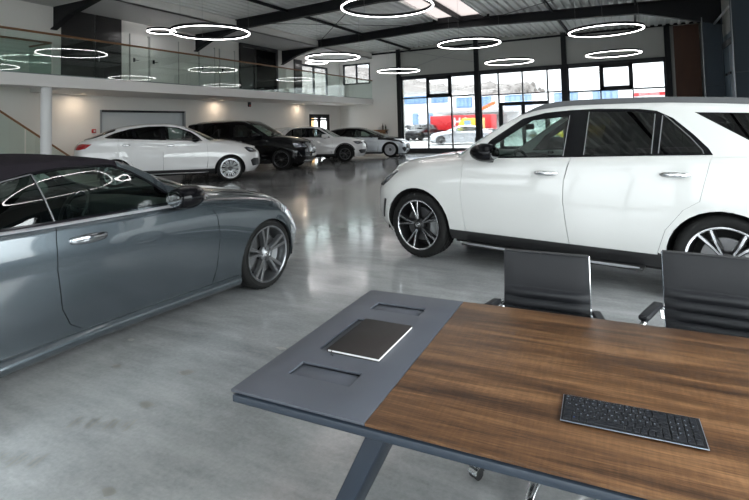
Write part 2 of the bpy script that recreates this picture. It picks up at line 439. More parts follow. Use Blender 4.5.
def panel(S, name, mats, pts, parent, holes=(), flange=.014, sym=False, off=0.0, sides=(1, -1), grid=.07, step=.035):
    sc = np.array([1, S.VS]); po = outline(S, pts, step)*sc; hs = [outline(S, h, step)*sc for h in holes]
    lo, hi = po.min(0), po.max(0)
    gx = np.arange(lo[0]+grid/2, hi[0], grid); gy = np.arange(lo[1]+.02, hi[1], .05)
    g = np.array([(a, b) for a in gx for b in gy]) if len(gx) and len(gy) else np.zeros((0, 2))
    if len(g):
        ok = inside(po, g) & (edge_dist(po, g) > .018)
        for h in hs: ok &= ~inside(h, g) & (edge_dist(h, g) > .018)
        g = g[ok]
    V = list(po); E = [(i, (i+1) % len(po)) for i in range(len(po))]
    for h in hs:
        b = len(V); V += list(h); E += [(b+i, b+(i+1) % len(h)) for i in range(len(h))]
    V += list(g)
    r = delaunay_2d_cdt([Vector((float(p[0]), float(p[1]))) for p in V], E, [], 0, 1e-6)
    q = np.array([(v.x, v.y) for v in r[0]]); tri = np.array(r[2])
    ce = q[tri].mean(1); ok = inside(po, ce)
    for h in hs: ok &= ~inside(h, ce)
    tri = tri[ok]
    U, v = q[:, 0], q[:, 1]/S.VS
    P = S.P(U, v); e = 2e-3
    vm = 2.0 if isinstance(S, Green) else S.K-1.0
    dU = S.P(U+e, v)-S.P(U-e, v); v1, v0 = np.minimum(v+e*3, vm), np.maximum(v-e*3, 0)
    dv = S.P(U, v1)-S.P(U, v0); n = np.cross(dv, dU); ln = np.linalg.norm(n, axis=1)[:, None]; n = n/np.maximum(ln, 1e-12)
    P = P+n*off
    if sym:
        c = abs(P[:, 1]) < 2e-3; P[c, 1] = 0; n[c, 1] = 0; n /= np.maximum(np.linalg.norm(n, axis=1)[:, None], 1e-9)
    fn = np.cross(P[tri[:, 1]]-P[tri[:, 0]], P[tri[:, 2]]-P[tri[:, 0]]); ar = np.linalg.norm(fn, axis=1)
    tri = tri[ar > 1e-9]; fn = fn[ar > 1e-9]
    flip = (fn*n[tri].mean(1)).sum(1) < 0
    tri[flip] = tri[flip][:, ::-1]
    cnt = {}
    for t in tri:
        for a, b in ((t[0], t[1]), (t[1], t[2]), (t[2], t[0])): cnt.setdefault((min(a, b), max(a, b)), []).append((a, b))
    bd = [x[0] for x in cnt.values() if len(x) == 1]
    def make(sg):
        m = np.array([1, sg, 1.]); vs = [tuple(a) for a in P*m]; ns = []; fs = []
        for t in tri:
            q_ = [int(i) for i in (t if sg > 0 else t[::-1])]; fs.append(tuple(q_)); ns += [tuple(n[i]*m) for i in q_]
        if flange:
            low = {}
            for a, b in bd:
                if sym and P[a, 1] == 0 and P[b, 1] == 0: continue
                for i in (a, b):
                    if i not in low: low[i] = len(vs); vs.append(tuple((P[i]-n[i]*flange)*m))
                q_ = (int(a), low[a], low[b], int(b)) if sg > 0 else (int(b), low[b], low[a], int(a))
                fn_ = np.cross(P[a]-n[a]*flange-P[a], P[b]-P[a])*m; fn_ = fn_*(1 if sg > 0 else -1)*(1 if sg > 0 else 1)
                A_, B_, C_ = [np.array(vs[i]) for i in q_[:3]]; fn_ = np.cross(B_-A_, C_-A_); fn_ = fn_/max(np.linalg.norm(fn_), 1e-12)
                fs.append(q_); ns += [tuple(fn_)]*4
        return vs, ns, fs
    objs = []
    def emit(vs, ns, fs):
        f2, n2, seen, k_ = [], [], set(), 0
        for f in fs:
            key = frozenset(f)
            if len(key) == len(f) and key not in seen: seen.add(key); f2.append(f); n2 += ns[k_:k_+len(f)]
            k_ += len(f)
        us_ = sorted({i for f in f2 for i in f}); rm_ = {a: b for b, a in enumerate(us_)}; vs = [vs[i] for i in us_]; f2 = [tuple(rm_[i] for i in f) for f in f2]
        ns = n2; me = bpy.data.meshes.new(name); me.from_pydata(vs, [], f2)
        for mm in as_mats(mats): me.materials.append(mm)
        for p in me.polygons: p.use_smooth = True
        me.normals_split_custom_set(ns)
        objs.append(link(name, me, parent))
    if sym:
        a, b, c = make(1); d, e_, f = make(-1); k = len(a)
        
        vs_, fs_ = a+d, c+[tuple(i+k for i in t) for t in f]
        mp_ = {}
        for i in range(k):
            if i < len(P) and P[i, 1] == 0: mp_[k+i] = i          # weld the two halves on the centre line
        emit(vs_, b+e_, [tuple(mp_.get(i, i) for i in t) for t in fs_])
    else:
        for sg in sides: emit(*make(sg))
    return objs
def arch(cx, cz, r, a0, a1, n=14):
    return [('s', cx+r*cos(radians(a0+(a1-a0)*i/n)), cz+r*sin(radians(a0+(a1-a0)*i/n))) for i in range(n+1)]

def rbox(mb, c, size, bev=.03, rot=None, mi=0):
    """rounded box added to an MB"""
    bm = bmesh.new(); bmesh.ops.create_cube(bm, size=1)
    for v in bm.verts: v.co = Vector((v.co.x*size[0], v.co.y*size[1], v.co.z*size[2]))
    bmesh.ops.bevel(bm, geom=list(bm.edges), offset=bev, segments=3, affect='EDGES', profile=.5, clamp_overlap=True)
    Mx = Matrix.Translation(c) @ (rot.to_4x4() if rot is not None else Matrix.Identity(4))
    bm.verts.index_update()
    mb.add([Mx @ v.co for v in bm.verts], [tuple(v.index for v in f.verts) for f in bm.faces], mi, True); bm.free()
    return mb
def ellipsoid(mb, c, r, n=18, m=12, mi=0, fn=None):
    vs = []; fs = []
    for i in range(m+1):
        a = pi*i/m
        for j in range(n):
            t = 2*pi*j/n; p = Vector((r[0]*sin(a)*cos(t), r[1]*sin(a)*sin(t), r[2]*cos(a)))
            if fn: p = fn(p)
            vs.append(Vector(c)+p)
    for i in range(m):
        for j in range(n): fs.append((i*n+j, i*n+(j+1) % n, (i+1)*n+(j+1) % n, (i+1)*n+j))
    return mb.add(vs, fs, mi, True)
def star(mb, c, r, axis, mi=0, th=.004):
    """three pointed star in a ring, facing along axis ('y' or 'x')"""
    def P(a, q, h):
        return (c[0]+q*sin(a), c[1]+h, c[2]+q*cos(a)) if axis == 'y' else (c[0]+h, c[1]+q*sin(a), c[2]+q*cos(a))
    for k in range(3):
        a = k*2*pi/3
        vs = [P(a, r, 0), P(a+pi/3, r*.16, 0), P(a+pi, r*.0, th*2), P(a-pi/3, r*.16, 0)]
        mb.add(vs, [(0, 1, 2), (0, 2, 3)], mi)
    pts = [P(2*pi*j/24, r, 0) for j in range(24)]
    mb.tube(pts, r*.07, 6, mi, closed=True)
    return mb

WHEELS = {}
def wheel_meshes(key, r, rim, w, style):
    """outward = +y, tyre outer wall at y=0, axle along y"""
    if key in WHEELS: return WHEELS[key]
    T = MB(); n = 96
    prof = [(rim-.004, -.012), (rim+.012, -.002), (rim+(r-rim)*.5, .004), (r-.030, -.002), (r-.012, -.016), (r-.003, -.032)]
    gr = [.27, .5, .73]
    for g in gr: prof += [(r, -(w*g-.010)), (r-.008, -(w*g-.006)), (r-.008, -(w*g+.006)), (r, -(w*g+.010))]
    prof += [(r-.003, -w+.032), (r-.012, -w+.016), (r-.030, -w), (rim, -w+.01)]
    T.lathe(prof, n, 'y', smooth=True)
    k = len(prof)
    for j in range(n):                      # tread blocks on the shoulders
        if j % 2 == 0:
            for i in range(4, k-2):
                x, y, z = T.v[j*k+i]; q = 1-.007/r; T.v[j*k+i] = (x*q, y, z*q)
    tyre = T.mesh('tire', 'rubber', sharp=30)
    Rm = MB()
    Rm.lathe([(rim, -.004), (rim+.003, .002), (rim-.006, .003), (rim-.014, -.003)], 56, 'y', mi=0)
    Rm.lathe([(rim-.014, -.003), (rim-.022, -.03), (rim-.05, -w+.02), (rim-.03, -w+.005)], 56, 'y', mi=2)
    Rm.lathe([(.0, -w*.55), (rim-.04, -w*.55)], 40, 'y', mi=1)
    lip = {'gle': 'rim_silver', 'conv': 'rim_grey', 'multi': 'rim_silver', 'dark': 'rim_grey', 'black': 'rim_black', 'aero': 'rim_dull', 'plain': 'rim_silver'}[style]
    rimme = Rm.mesh('wheel', [lip, 'underside', 'rim_black' if style != 'conv' else 'rim_grey'])
    Sp = MB(); Ro = rim-.012
    def spoke(a0, a1, w0, w1, y0, y1, face=.5, mid=None, depth=.03):
        """bar from hub radius to rim with a narrower face strip (slot 1) on body (slot 0)"""
        st = [(.062, a0, w0, y0), (.5*(Ro+.062), (a0+a1)/2 if mid is None else mid, (w0+w1)/2, y1-.004), (Ro, a1, w1, y1)]
        for fw, y_off, dep, mi in ((1.0, 0, depth, 0), (face, .003, .004, 1)):
            if fw <= 0: continue
            rings = []
            for rr, a, ww, yy in st:
                c = Vector((rr*sin(a), yy, rr*cos(a))); t = Vector((cos(a), 0, -sin(a))); hw = ww/2*fw
                rings.append([c+t*hw*.72+Vector((0, y_off, 0)), c-t*hw*.72+Vector((0, y_off, 0)), c-t*hw*1.1-Vector((0, dep, 0)), c+t*hw*1.1-Vector((0, dep, 0))])
            Sp.loft(rings, mi, False)
    R3 = radians
    if style == 'gle':
        for k in range(5):
            b = R3(72*k+11)
            for sg in (-1, 1): spoke(b+sg*R3(5), b+sg*R3(10.5), .036, .050, -.026, -.006, .5, depth=.045)
        mats = ['rim_black', 'rim_silver']
    elif style == 'conv':
        for k in range(5):
            b = R3(72*k+6)
            for sg in (-1, 1): spoke(b+sg*R3(7), b+sg*R3(9.5), .032, .042, -.030, -.008, .7, depth=.045)
        mats = ['rim_grey', 'rim_dull']
    elif style == 'multi':
        for k in range(20):
            b = R3(18*k); spoke(b, b+R3(3 if k % 2 else -3), .013, .022, -.03, -.01, .5, depth=.02)
        mats = ['rim_black', 'rim_silver']
    elif style == 'dark':
        for k in range(10):
            b = R3(36*k)
            for sg in (-1, 1): spoke(b+sg*R3(3), b+sg*R3(8), .018, .024, -.03, -.01, .0, depth=.02)
        Sp.lathe([(Ro, -.006), (Ro+.006, .003), (Ro+.012, .002)], 48, 'y', mi=1)
        mats = ['rim_black', 'rim_grey']
    elif style == 'black':
        for k in range(5):
            b = R3(72*k)
            for sg in (-1, 1): spoke(b+sg*R3(5), b+sg*R3(19), .032, .036, -.03, -.01, .0, depth=.03)
        mats = ['rim_black', 'rim_grey']
    elif style == 'plain':
        for k in range(10): spoke(R3(36*k), R3(36*k), .03, .034, -.02, -.01, .8, depth=.03)
        mats = ['rim_dull', 'rim_silver']
    else:  # aero
        Sp.lathe([(.07, -.012), (.10, -.006), (Ro*.98, -.006), (Ro, -.010)], 48, 'y', mi=0)
        for k in range(32):
            a = 2*pi*k/32; Sp.bar((.12*sin(a), -.004, .12*cos(a)), (Ro*.93*sin(a+.12), -.004, Ro*.93*cos(a+.12)), .007, .004, (0, 1, 0), 1)
        mats = ['rim_dull', 'rim_black']
    spm = Sp.mesh('spokes', mats)
    H = MB(); H.lathe([(0, -.014), (.030, -.014), (.036, -.020), (.075, -.030), (.08, -.06)], 24, 'y', mi=0)
    for k in range(5):
        a = 2*pi*k/5+.3; H.lathe([(0, 0), (.009, 0), (.010, -.012)], 8, 'y', c=(.056*sin(a), -.022, .056*cos(a)), mi=1)
    star(H, (0, -.012, 0), .027, 'y', 2, .002)
    hub = H.mesh('hub_cap', ['rim_grey' if style == 'conv' else 'rim_black', 'black_plastic', 'rim_silver'])
    D = MB(); D.lathe([(.07, -.095), (.17, -.09), (min(.19, rim-.06), -.09), (min(.19, rim-.06), -.12), (.07, -.12)], 40, 'y', closed=True)
    disc = D.mesh('brake_disc', 'disc_metal')
    Ca = MB()
    prof = [(.135, -.075), (rim-.055, -.075), (rim-.055, -.125), (.135, -.125)]
    rings = [[(q*cos(a), y, q*sin(a)) for q, y in prof] for a in np.linspace(R3(150), R3(212), 8)]
    Ca.loft(rings, 0, True); cal = Ca.mesh('brake_caliper', 'caliper')
    WHEELS[key] = (rimme, tyre, spm, hub, disc, cal); return WHEELS[key]
def wheel(parent, x, side, y_out, r, rim, w, style, steer=0, spin=0, full=True):
    ms = wheel_meshes((round(r, 3), round(rim, 3), w, style), r, rim, w, style)
    o = link('wheel', ms[0], parent); o.location = (x, side*y_out, r); o.rotation_euler = (0, 0, (0 if side > 0 else pi)+steer)
    link('tire', ms[1], o); s1 = link('spokes', ms[2], o); h1 = link('hub_cap', ms[3], o)
    s1.rotation_euler = (0, spin, 0); h1.rotation_euler = (0, spin, 0)
    if full: link('brake_disc', ms[4], o); link('brake_caliper', ms[5], o)
    return o

def make_car(S):
    root = empty(S['name'], S['loc'], S['head'], S['label'], S.get('cat', 'car'), S.get('group'))
    B = Body(S['lines'], S['NX'], S['TX'], S.get('LF', .55), S.get('LR', .5), S.get('pf', 2.5), S.get('pr', 2.8))
    G = Green(B, S['z2'], S['y2'], S['z5'], bulge=S.get('bulge', .02))
    body = S['paint']; clad = S.get('clad', 'black_plastic'); roofm = S.get('roof', body); K1 = S['K'] if 'K' in S else 1
    wb = S['wb']; ra, zc = S['ra'], S['zc']; ra2 = S.get('ra2', ra); fine = S.get('fine', True)
    g = .07 if fine else .12; st = .035 if fine else .06
    kw = dict(grid=g, step=st)
    dF, dB, dR = S['doorF'], S.get('doorB'), S['doorR']      # bottom -> top (x, z) polylines
    def sl(l): return [('s', x, z) for x, z in l]
    def v5(a, b, n=10): return [('v', a+(b-a)*i/n, 5) for i in range(n+1)]
    def v1(a, b, n=10): return [('v', a+(b-a)*i/n, K1) for i in range(n+1)]
    def arch_pts(cx, r, zlo_rear, zlo_front, a_end=None, rev=False):
        a0 = 180-math.degrees(math.asin(max(-.99, min(.99, (zlo_rear-zc)/r)))); a1 = math.degrees(math.asin((zlo_front-zc)/r)) if a_end is None else a_end
        return arch(cx, zc, r, a0, a1)
    def z_at(x, v): return float(B.raw(np.array([float(x)]), np.array([float(v)]))[1][0])
    zr = z_at(-ra*.95, K1); aB = S.get('aB', 32); T = S['tailx']
    ff = S['fender_front']                                    # tagged points from the arch up to the hood edge
    xh = ff[-1][1]
    # --- side panels
    xa = -math.sqrt(ra*ra-(zr-zc)**2)
    fender = v1(dF[0][0], xa, 3)+arch_pts(0, ra, zr, 0, aB)+ff+v5(xh, dF[-1][0])[1:]+sl(dF[::-1])[:-1]
    panel(B, 'front_fender', body, fender, root, **kw)
    zlo = z_at(ra*.95, 0)+.01
    bump = arch(0, zc, ra, aB, math.degrees(math.asin(max(-.95, (zlo-zc)/ra))), 8)+[('v', ra*.99, 0), ('n', 0, 0), ('n', 1, 0), ('n', 2, 0), ('n', 3, 0), ('n', 4, 0), ('n', 5, 0)]+v5(B.NX[5]-.01, xh)+ff[::-1][1:]
    panel(B, 'front_bumper', S.get('bumper', body), bump, root, sym=True, **kw)
    xc, xs = S['cowl']
    hood = v5(xs, B.NX[5]-.004)+[('n', 5, 0), ('n', 6, 0), ('n', 7, 0)]+[('v', B.NX[7]-.004, 7), ('v', .3, 7), ('v', xc, 7), ('v', xc*.5+xs*.5+.04, 6)]
    panel(B, 'hood', S.get('hoodm', body), hood, root, sym=True, **kw)
    gap = S.get('gap', .003)
    doors = []
    if dB:
        fd = v1(dB[0][0]+gap, dF[0][0]-gap, 8)+sl([(x-gap, z) for x, z in dF])+v5(dF[-1][0]-gap, dB[-1][0]+gap)+sl([(x+gap, z) for x, z in dB[::-1]])[1:]
        doors.append(panel(B, 'front_door', body, fd, root, **kw))
        rd = v1(dR[0][0]+gap, dB[0][0]-gap, 8)+sl([(x-gap, z) for x, z in dB])+v5(dB[-1][0]-gap, dR[-1][0]+gap)+sl([(x+gap, z) for x, z in dR[::-1]])[1:]
        doors.append(panel(B, 'rear_door', body, rd, root, **kw))
    else:
        fd = v1(dR[0][0]+gap, dF[0][0]-gap, 8)+sl([(x-gap, z) for x, z in dF])+v5(dF[-1][0]-gap, dR[-1][0]+gap)+sl([(x+gap, z) for x, z in dR[::-1]])[1:]
        doors.append(panel(B, 'door', body, fd, root, **kw))
    zr2 = z_at(-wb+ra2*.95, K1); a0 = math.degrees(math.asin(max(-.95, (zr2-zc)/ra2))); a1 = 180-math.degrees(math.asin(max(-.95, (z_at(-wb-ra2, K1)-zc)/ra2)))
    q = arch(-wb, zc, ra2, a0, min(a1, 205), 16)+[('v', -wb-ra2*1.0, K1), ('v', T, K1), ('v', T, 3), ('v', T, 5)]+v5(T, dR[-1][0])[1:]+sl(dR[::-1])[1:]
    if dR[0][0] < -wb+ra2*cos(radians(a0)): q = q  # the cut ends on the arch itself
    panel(B, 'quarter_panel', body, q, root, **kw)
    panel(B, 'tailgate' if dB else 'trunk_lid', body, [('v', T, 2.2), ('e', 2.2, 0), ('e', 3, 0), ('e', 4, 0), ('e', 5, 0)]+v5(B.TX[5]+.01, T), root, sym=True, **kw)
    panel(B, 'rear_bumper', S.get('bumper', body), [('v', T, K1), ('v', T, 0), ('e', 0, 0), ('e', 1, 0), ('e', 2.2, 0), ('v', T, 2.2)], root, sym=True, **kw)
    if 'deck' in S:
        x0, x1 = S['deck']
        panel(B, 'rear_deck', body, v5(x1, x0)+[('v', x0, 7), ('v', x1, 7)], root, sym=True, **kw)
    # rocker from arch to arch, and the lower lip behind the rear wheel
    panel(B, 'rocker_panel', clad, [('v', -ra*.97, 0)]+[('v', x, 0) for x in np.linspace(-ra*.97, -wb+ra2*.97, 12)][1:]+v1(-wb+ra2*.97, -ra*.97, 12), root, flange=.03, **kw)
    # dark inner shell closes the gaps
    inn = [('v', T+.05, .4), ('v', T+.05, 4.6)]+[('v', x, 4.6) for x in np.linspace(T+.1, .35, 16)]+[('v', .45, 3)]
    inn += [('s', x, z) for _, x, z in arch(0, zc, ra+.03, 25, 180, 10)]+[('v', -ra-.03, .4)]+[('v', x, .4) for x in np.linspace(-ra-.1, -wb+ra2+.1, 8)]+[('s', x, z) for _, x, z in arch(-wb, zc, ra2+.03, 0, 180, 10)]+[('v', -wb-ra2-.03, .5)]
    panel(B, 'inner_shell', 'underside', inn, root, flange=0, off=-.03, grid=.15, step=.06)
    ub = MB(); yb = S['half']-.12
    for x0, x1 in ((-wb+ra2+.02, -ra-.02),): ub.box((x0, -yb, S['ground']+.02), (x1, yb, S['ground']+.10))
    ub.box((T+.15, -.62, S['ground']+.06), (.55, .62, S['ground']+.16)); ub.build('underbody', 'underside', root)
    # wheels and wells
    yo = S['wheel_y']
    for x, r_, rr in ((0, S['wr'], ra), (-wb, S['wr'], ra2)):
        for sd in (1, -1):
            wl = MB(); wl.lathe([(rr+.012, 0), (rr+.012, -.30), (.05, -.30)], 36, 'y'); o = wl.build('wheel_well', 'underside', root)
            # keep only the upper arc
            bm = bmesh.new(); bm.from_mesh(o.data); bmesh.ops.delete(bm, geom=[f for f in bm.faces if f.calc_center_median().z < -.07], context='FACES'); bm.to_mesh(o.data); bm.free()
            o.location = (x, sd*(S['half']-.045), zc); o.rotation_euler = (0, 0, 0 if sd > 0 else pi)
            wheel(root, x, sd, yo if x == 0 else yo+S.get('rear_out', 0), S['wr'], S['rim'], S.get('tw', .25), S['style'], S.get('steer', 0) if x == 0 else 0, S.get('spin', (0, 0))[0 if x == 0 else 1], S.get('discs', fine))
    # --- greenhouse
    xr0, xr1 = S['roofx']                     # front and rear edge of the roof panel
    gx0, gx1 = S['z5'][0][0], S['z5'][-1][0]; gx0, gx1 = min(gx0, gx1)+.004, max(gx0, gx1)-.004
    va = S.get('va', 1.12); dl = S['dlo']
    def gs(l): return [('s', x, z) for x, z in l]
    def gvline(xa_, xb_, v, n=14): return [('v', xa_+(xb_-xa_)*i/n, v) for i in range(n+1)]
    holes = [gs(dl)]+([gs(S['quarter'])] if 'quarter' in S else [])
    if 'psplit' in S:
        xp, pm = S['psplit']
        panel(G, 'roof_side', S.get('pillar', roofm), gvline(xp, gx0+.03, .0)+gvline(gx0+.03, xp, va), root, holes=holes, **kw)
        panel(G, 'windshield_pillar', pm, gvline(gx1-.03, xp+.003, .0)+gvline(xp+.003, gx1-.03, va), root, holes=holes, **kw)
    else: panel(G, 'pillar_frame', S.get('pillar', roofm), gvline(gx1-.03, gx0+.03, .0)+gvline(gx0+.03, gx1-.03, va), root, holes=holes, **kw)
    if S.get('dlo_trim', True): panel(G, 'window_trim', S.get('trim', 'black_gloss'), gs(dl), root, holes=[gs(p_) for p_ in S['panes']], off=-.002, flange=.01, **kw)
    for p_, gm in zip(S['panes'], S['pane_mats']): panel(G, 'side_window', gm, gs(p_), root, flange=0, off=-.006, **kw)
    for ln in S.get('seals', []):
        for sd in (1, -1):
            o2 = outline(G, gs(ln)+[('s', ln[-1][0], ln[-1][1]+1e-5)], .05); o2 = o2[:len(o2)-1]; pp = G.P(o2[:, 0], o2[:, 1])
            cut = 1+int(np.argmin(abs(pp[:, 0]-ln[-1][0])+abs(pp[:, 2]-ln[-1][1]))); pp = pp[:cut]
            sm_ = MB(); sm_.tube([(q_[0], sd*(q_[1]+.0), q_[2]) for q_ in pp], .0045, 6); sm_.build('window_seal', 'seal_grey', root)
    if 'quarter' in S: panel(G, 'quarter_window', S.get('quarter_mat', 'car_glass_dark'), gs(S['quarter']), root, flange=0, off=-.003, **kw)
    panel(G, 'windshield', S.get('wsm', 'car_glass_lite'), gvline(xr0, gx1, va)+gvline(gx1, xr0, 2, 10), root, sym=True, flange=0, off=-.004, **kw)
    panel(G, 'roof', roofm, gvline(xr1, xr0, va)+[('v', xr0, 1.5), ('v', xr0, 2)]+gvline(xr0, xr1, 2)[1:]+[('v', xr1, 1.5)], root, sym=True, **kw)
    panel(G, 'headliner', S.get('liner', 'seat_grey'), gvline(xr1, xr0, va)+gvline(xr0, xr1, 2), root, sym=True, flange=0, off=-.03, grid=.15, step=.08)
    if xr1 > gx0+.08: panel(G, 'rear_window', S.get('rwm', 'car_glass_dark'), gvline(gx0, xr1, va)+gvline(xr1, gx0, 2, 10), root, sym=True, flange=0, off=-.004, **kw)
    # --- lamps and patches that sit a few millimetres proud of the panel
    for nm, mt, pts, sy, of in S.get('patches', []): panel(B, nm, mt, pts, root, sym=sy, off=of, flange=max(.004, of), grid=.05, step=.03)
    # --- handles and mirrors (parts of the doors)
    def surf(x, z): u = B.uv('s', [x], [z]); return B.P(u[:, 0], u[:, 1])[0]
    for di, x0, x1, z in S.get('handles', []):
        for si, sd in enumerate((1, -1)):
            hb = MB(); pts = []
            rings = []
            for i in range(13):
                t = i/12; p = surf(x0+(x1-x0)*t, z); yy = p[1]+.004+.032*math.sin(pi*t)**.5; e = .45+.55*math.sin(pi*t)**.35
                rings.append([(p[0], sd*(yy+.011*e*cos(a)), z+.004+S.get('handle_h', .023)*e*sin(a)) for a in np.linspace(0, 2*pi, 12, endpoint=False)])
            hb.loft(rings, 0, True); ho = hb.build('door_handle', S.get('handle_mat', 'chrome'), doors[di][si])
            cup = MB(); p = surf((x0+x1)/2, z); ellipsoid(cup, (p[0], sd*(p[1]+.001), z-.008), (abs(x1-x0)*.40, .003, .040)); cup.build('handle_recess', S.get('recess_mat', 'black_plastic'), doors[di][si])
    if 'mirror' in S:
        mx, my, mz, ms_ = S['mirror']
        for si, sd in enumerate((1, -1)):
            def shp(p):
                p = Vector(p); k = 1+.35*p.y/.11; p.z *= .75+.25*k*.9; p.x -= .25*p.y
                if p.x < -.085*ms_: p.x = -.085*ms_+(p.x+.085*ms_)*.15
                p.y *= sd; return p
            mb = MB(); ellipsoid(mb, (mx, sd*my, mz), (.135*ms_, .115*ms_, .078*ms_), 20, 14, 0, shp)
            mo = mb.build('mirror_housing', S.get('mirror_mat', body), doors[0][si])
            m2 = MB(); m2.bar((mx+.01, sd*(my-.16*ms_), mz-.085*ms_), (mx-.01, sd*(my-.02), mz-.065*ms_), .06, .035); m2.build('mirror_foot', 'black_gloss', doors[0][si], bevel=.01)
            m3 = MB(); ellipsoid(m3, (mx-.093*ms_, sd*(my+.004), mz-.004), (.004, .078*ms_, .050*ms_), 16, 8); m3.build('mirror_glass', 'mirror_glass', doors[0][si])
    # --- interior
    if S.get('interior', True):
        it = S['int']                         # seat x, seat base z, roof z, dash x
        fl = MB(); hw = S['half']-.17
        fl.box((it['back'], -hw, S['ground']+.12), (it['dash']+.45, hw, S['ground']+.17)); fl.build('cabin_floor', 'black_matte', root)
        for xs_ in it['seats']:
            for sd in (1, -1):
                y = sd*.37; zb_ = it['seat_z']
                se = MB(); rbox(se, Vector((xs_+.12, y, zb_)), (.52, .50, .16), .05); rbox(se, Vector((xs_+.12, y, zb_-.14)), (.40, .40, .16), .03)
                so = se.build('seat', it.get('mat', 'seat_black'), root)
                bk = MB(); rot = Matrix.Rotation(radians(-16), 3, 'Y'); rbox(bk, Vector((xs_-.20, y, zb_+.34)), (.15, .48, .62), .06, rot)
                bk.build('seat_back', it.get('mat', 'seat_black'), so)
                hd = MB(); rbox(hd, Vector((xs_-.31, y, zb_+.75)), (.11, .27, .20), .045, rot)
                for q_ in (-.06, .06): hd.tube([(xs_-.30, y+q_, zb_+.68), (xs_-.28, y+q_, zb_+.58)], .008, 6)
                hd.build('headrest', it.get('mat', 'seat_black'), so)
        da = MB(); zd = it['dash_z']; xd = it['dash']
        sec = [(xd-.12, zd-.30), (xd-.14, zd-.10), (xd-.08, zd-.01), (xd+.08, zd+.02), (xd+.40, zd-.02), (xd+.45, zd-.30)]
        da.prism(sec, -hw, hw, 'y'); da.build('dashboard', 'black_plastic', root, bevel=.02)
        sw = MB(); yw = it.get('wheel_side', 1)*.37; c = Vector((xd-.26, yw, zd-.06)); rt = Matrix.Rotation(radians(-65), 3, 'Y')
        pts = [c+rt @ Vector((.185*cos(a), .185*sin(a), 0)) for a in np.linspace(0, 2*pi, 28, endpoint=False)]
        sw.tube(pts, .016, 8, closed=True)
        for a in (0.2, pi-.2, -pi/2 if False else pi*1.5): sw.bar(c+rt @ Vector((.04*sin(a), .04*cos(a), 0)), c+rt @ Vector((.18*sin(a), .18*cos(a), 0)), .03, .015)
        rbox(sw, c, (.06, .12, .09), .02, rt); sw.tube([c, c+rt @ Vector((0, 0, -.3))], .03, 8)
        sw.build('steering_wheel', 'black_plastic', root)
        rv = MB(); zx = it.get('rear_mirror')
        if zx: rbox(rv, Vector((zx[0], 0, zx[1])), (.03, .24, .07), .012); rv.bar((zx[0], 0, zx[1]), (zx[0]+.05, 0, zx[1]+.09), .02, .02); rv.build('rear_view_mirror', 'black_plastic', root)
    return root, B, G, doors
# ------------------------------------------------------------------ the cars
def place(A, head_deg, xoff, yout, side):
    """origin of a car (front axle centre on the floor) from the outer contact point of a front tyre; side=+1: its left side is the one seen"""
    a = radians(head_deg); d = Vector((cos(a), sin(a), 0)); l = Vector((-sin(a), cos(a), 0))
    p = Vector(A)+d*xoff-l*side*yout
    return (p.x, p.y, 0)
def mapl(l, fx=lambda x: x, fz=lambda z: z, sy=1.0):
    return [(fx(p[0]), p[1]*sy, fz(p[2])) if len(p) == 3 else (fx(p[0]), fz(p[1])) for p in l]
def mapt(l, fx, fz, sy):
    o = []
    for p in l:
        if p[0] == 's': o.append(('s', fx(p[1]), fz(p[2])))
        elif p[0] == 'v': o.append(('v', fx(p[1]), p[2]))
        else: o.append((p[0], p[1]*sy, fz(p[2])))
    return o

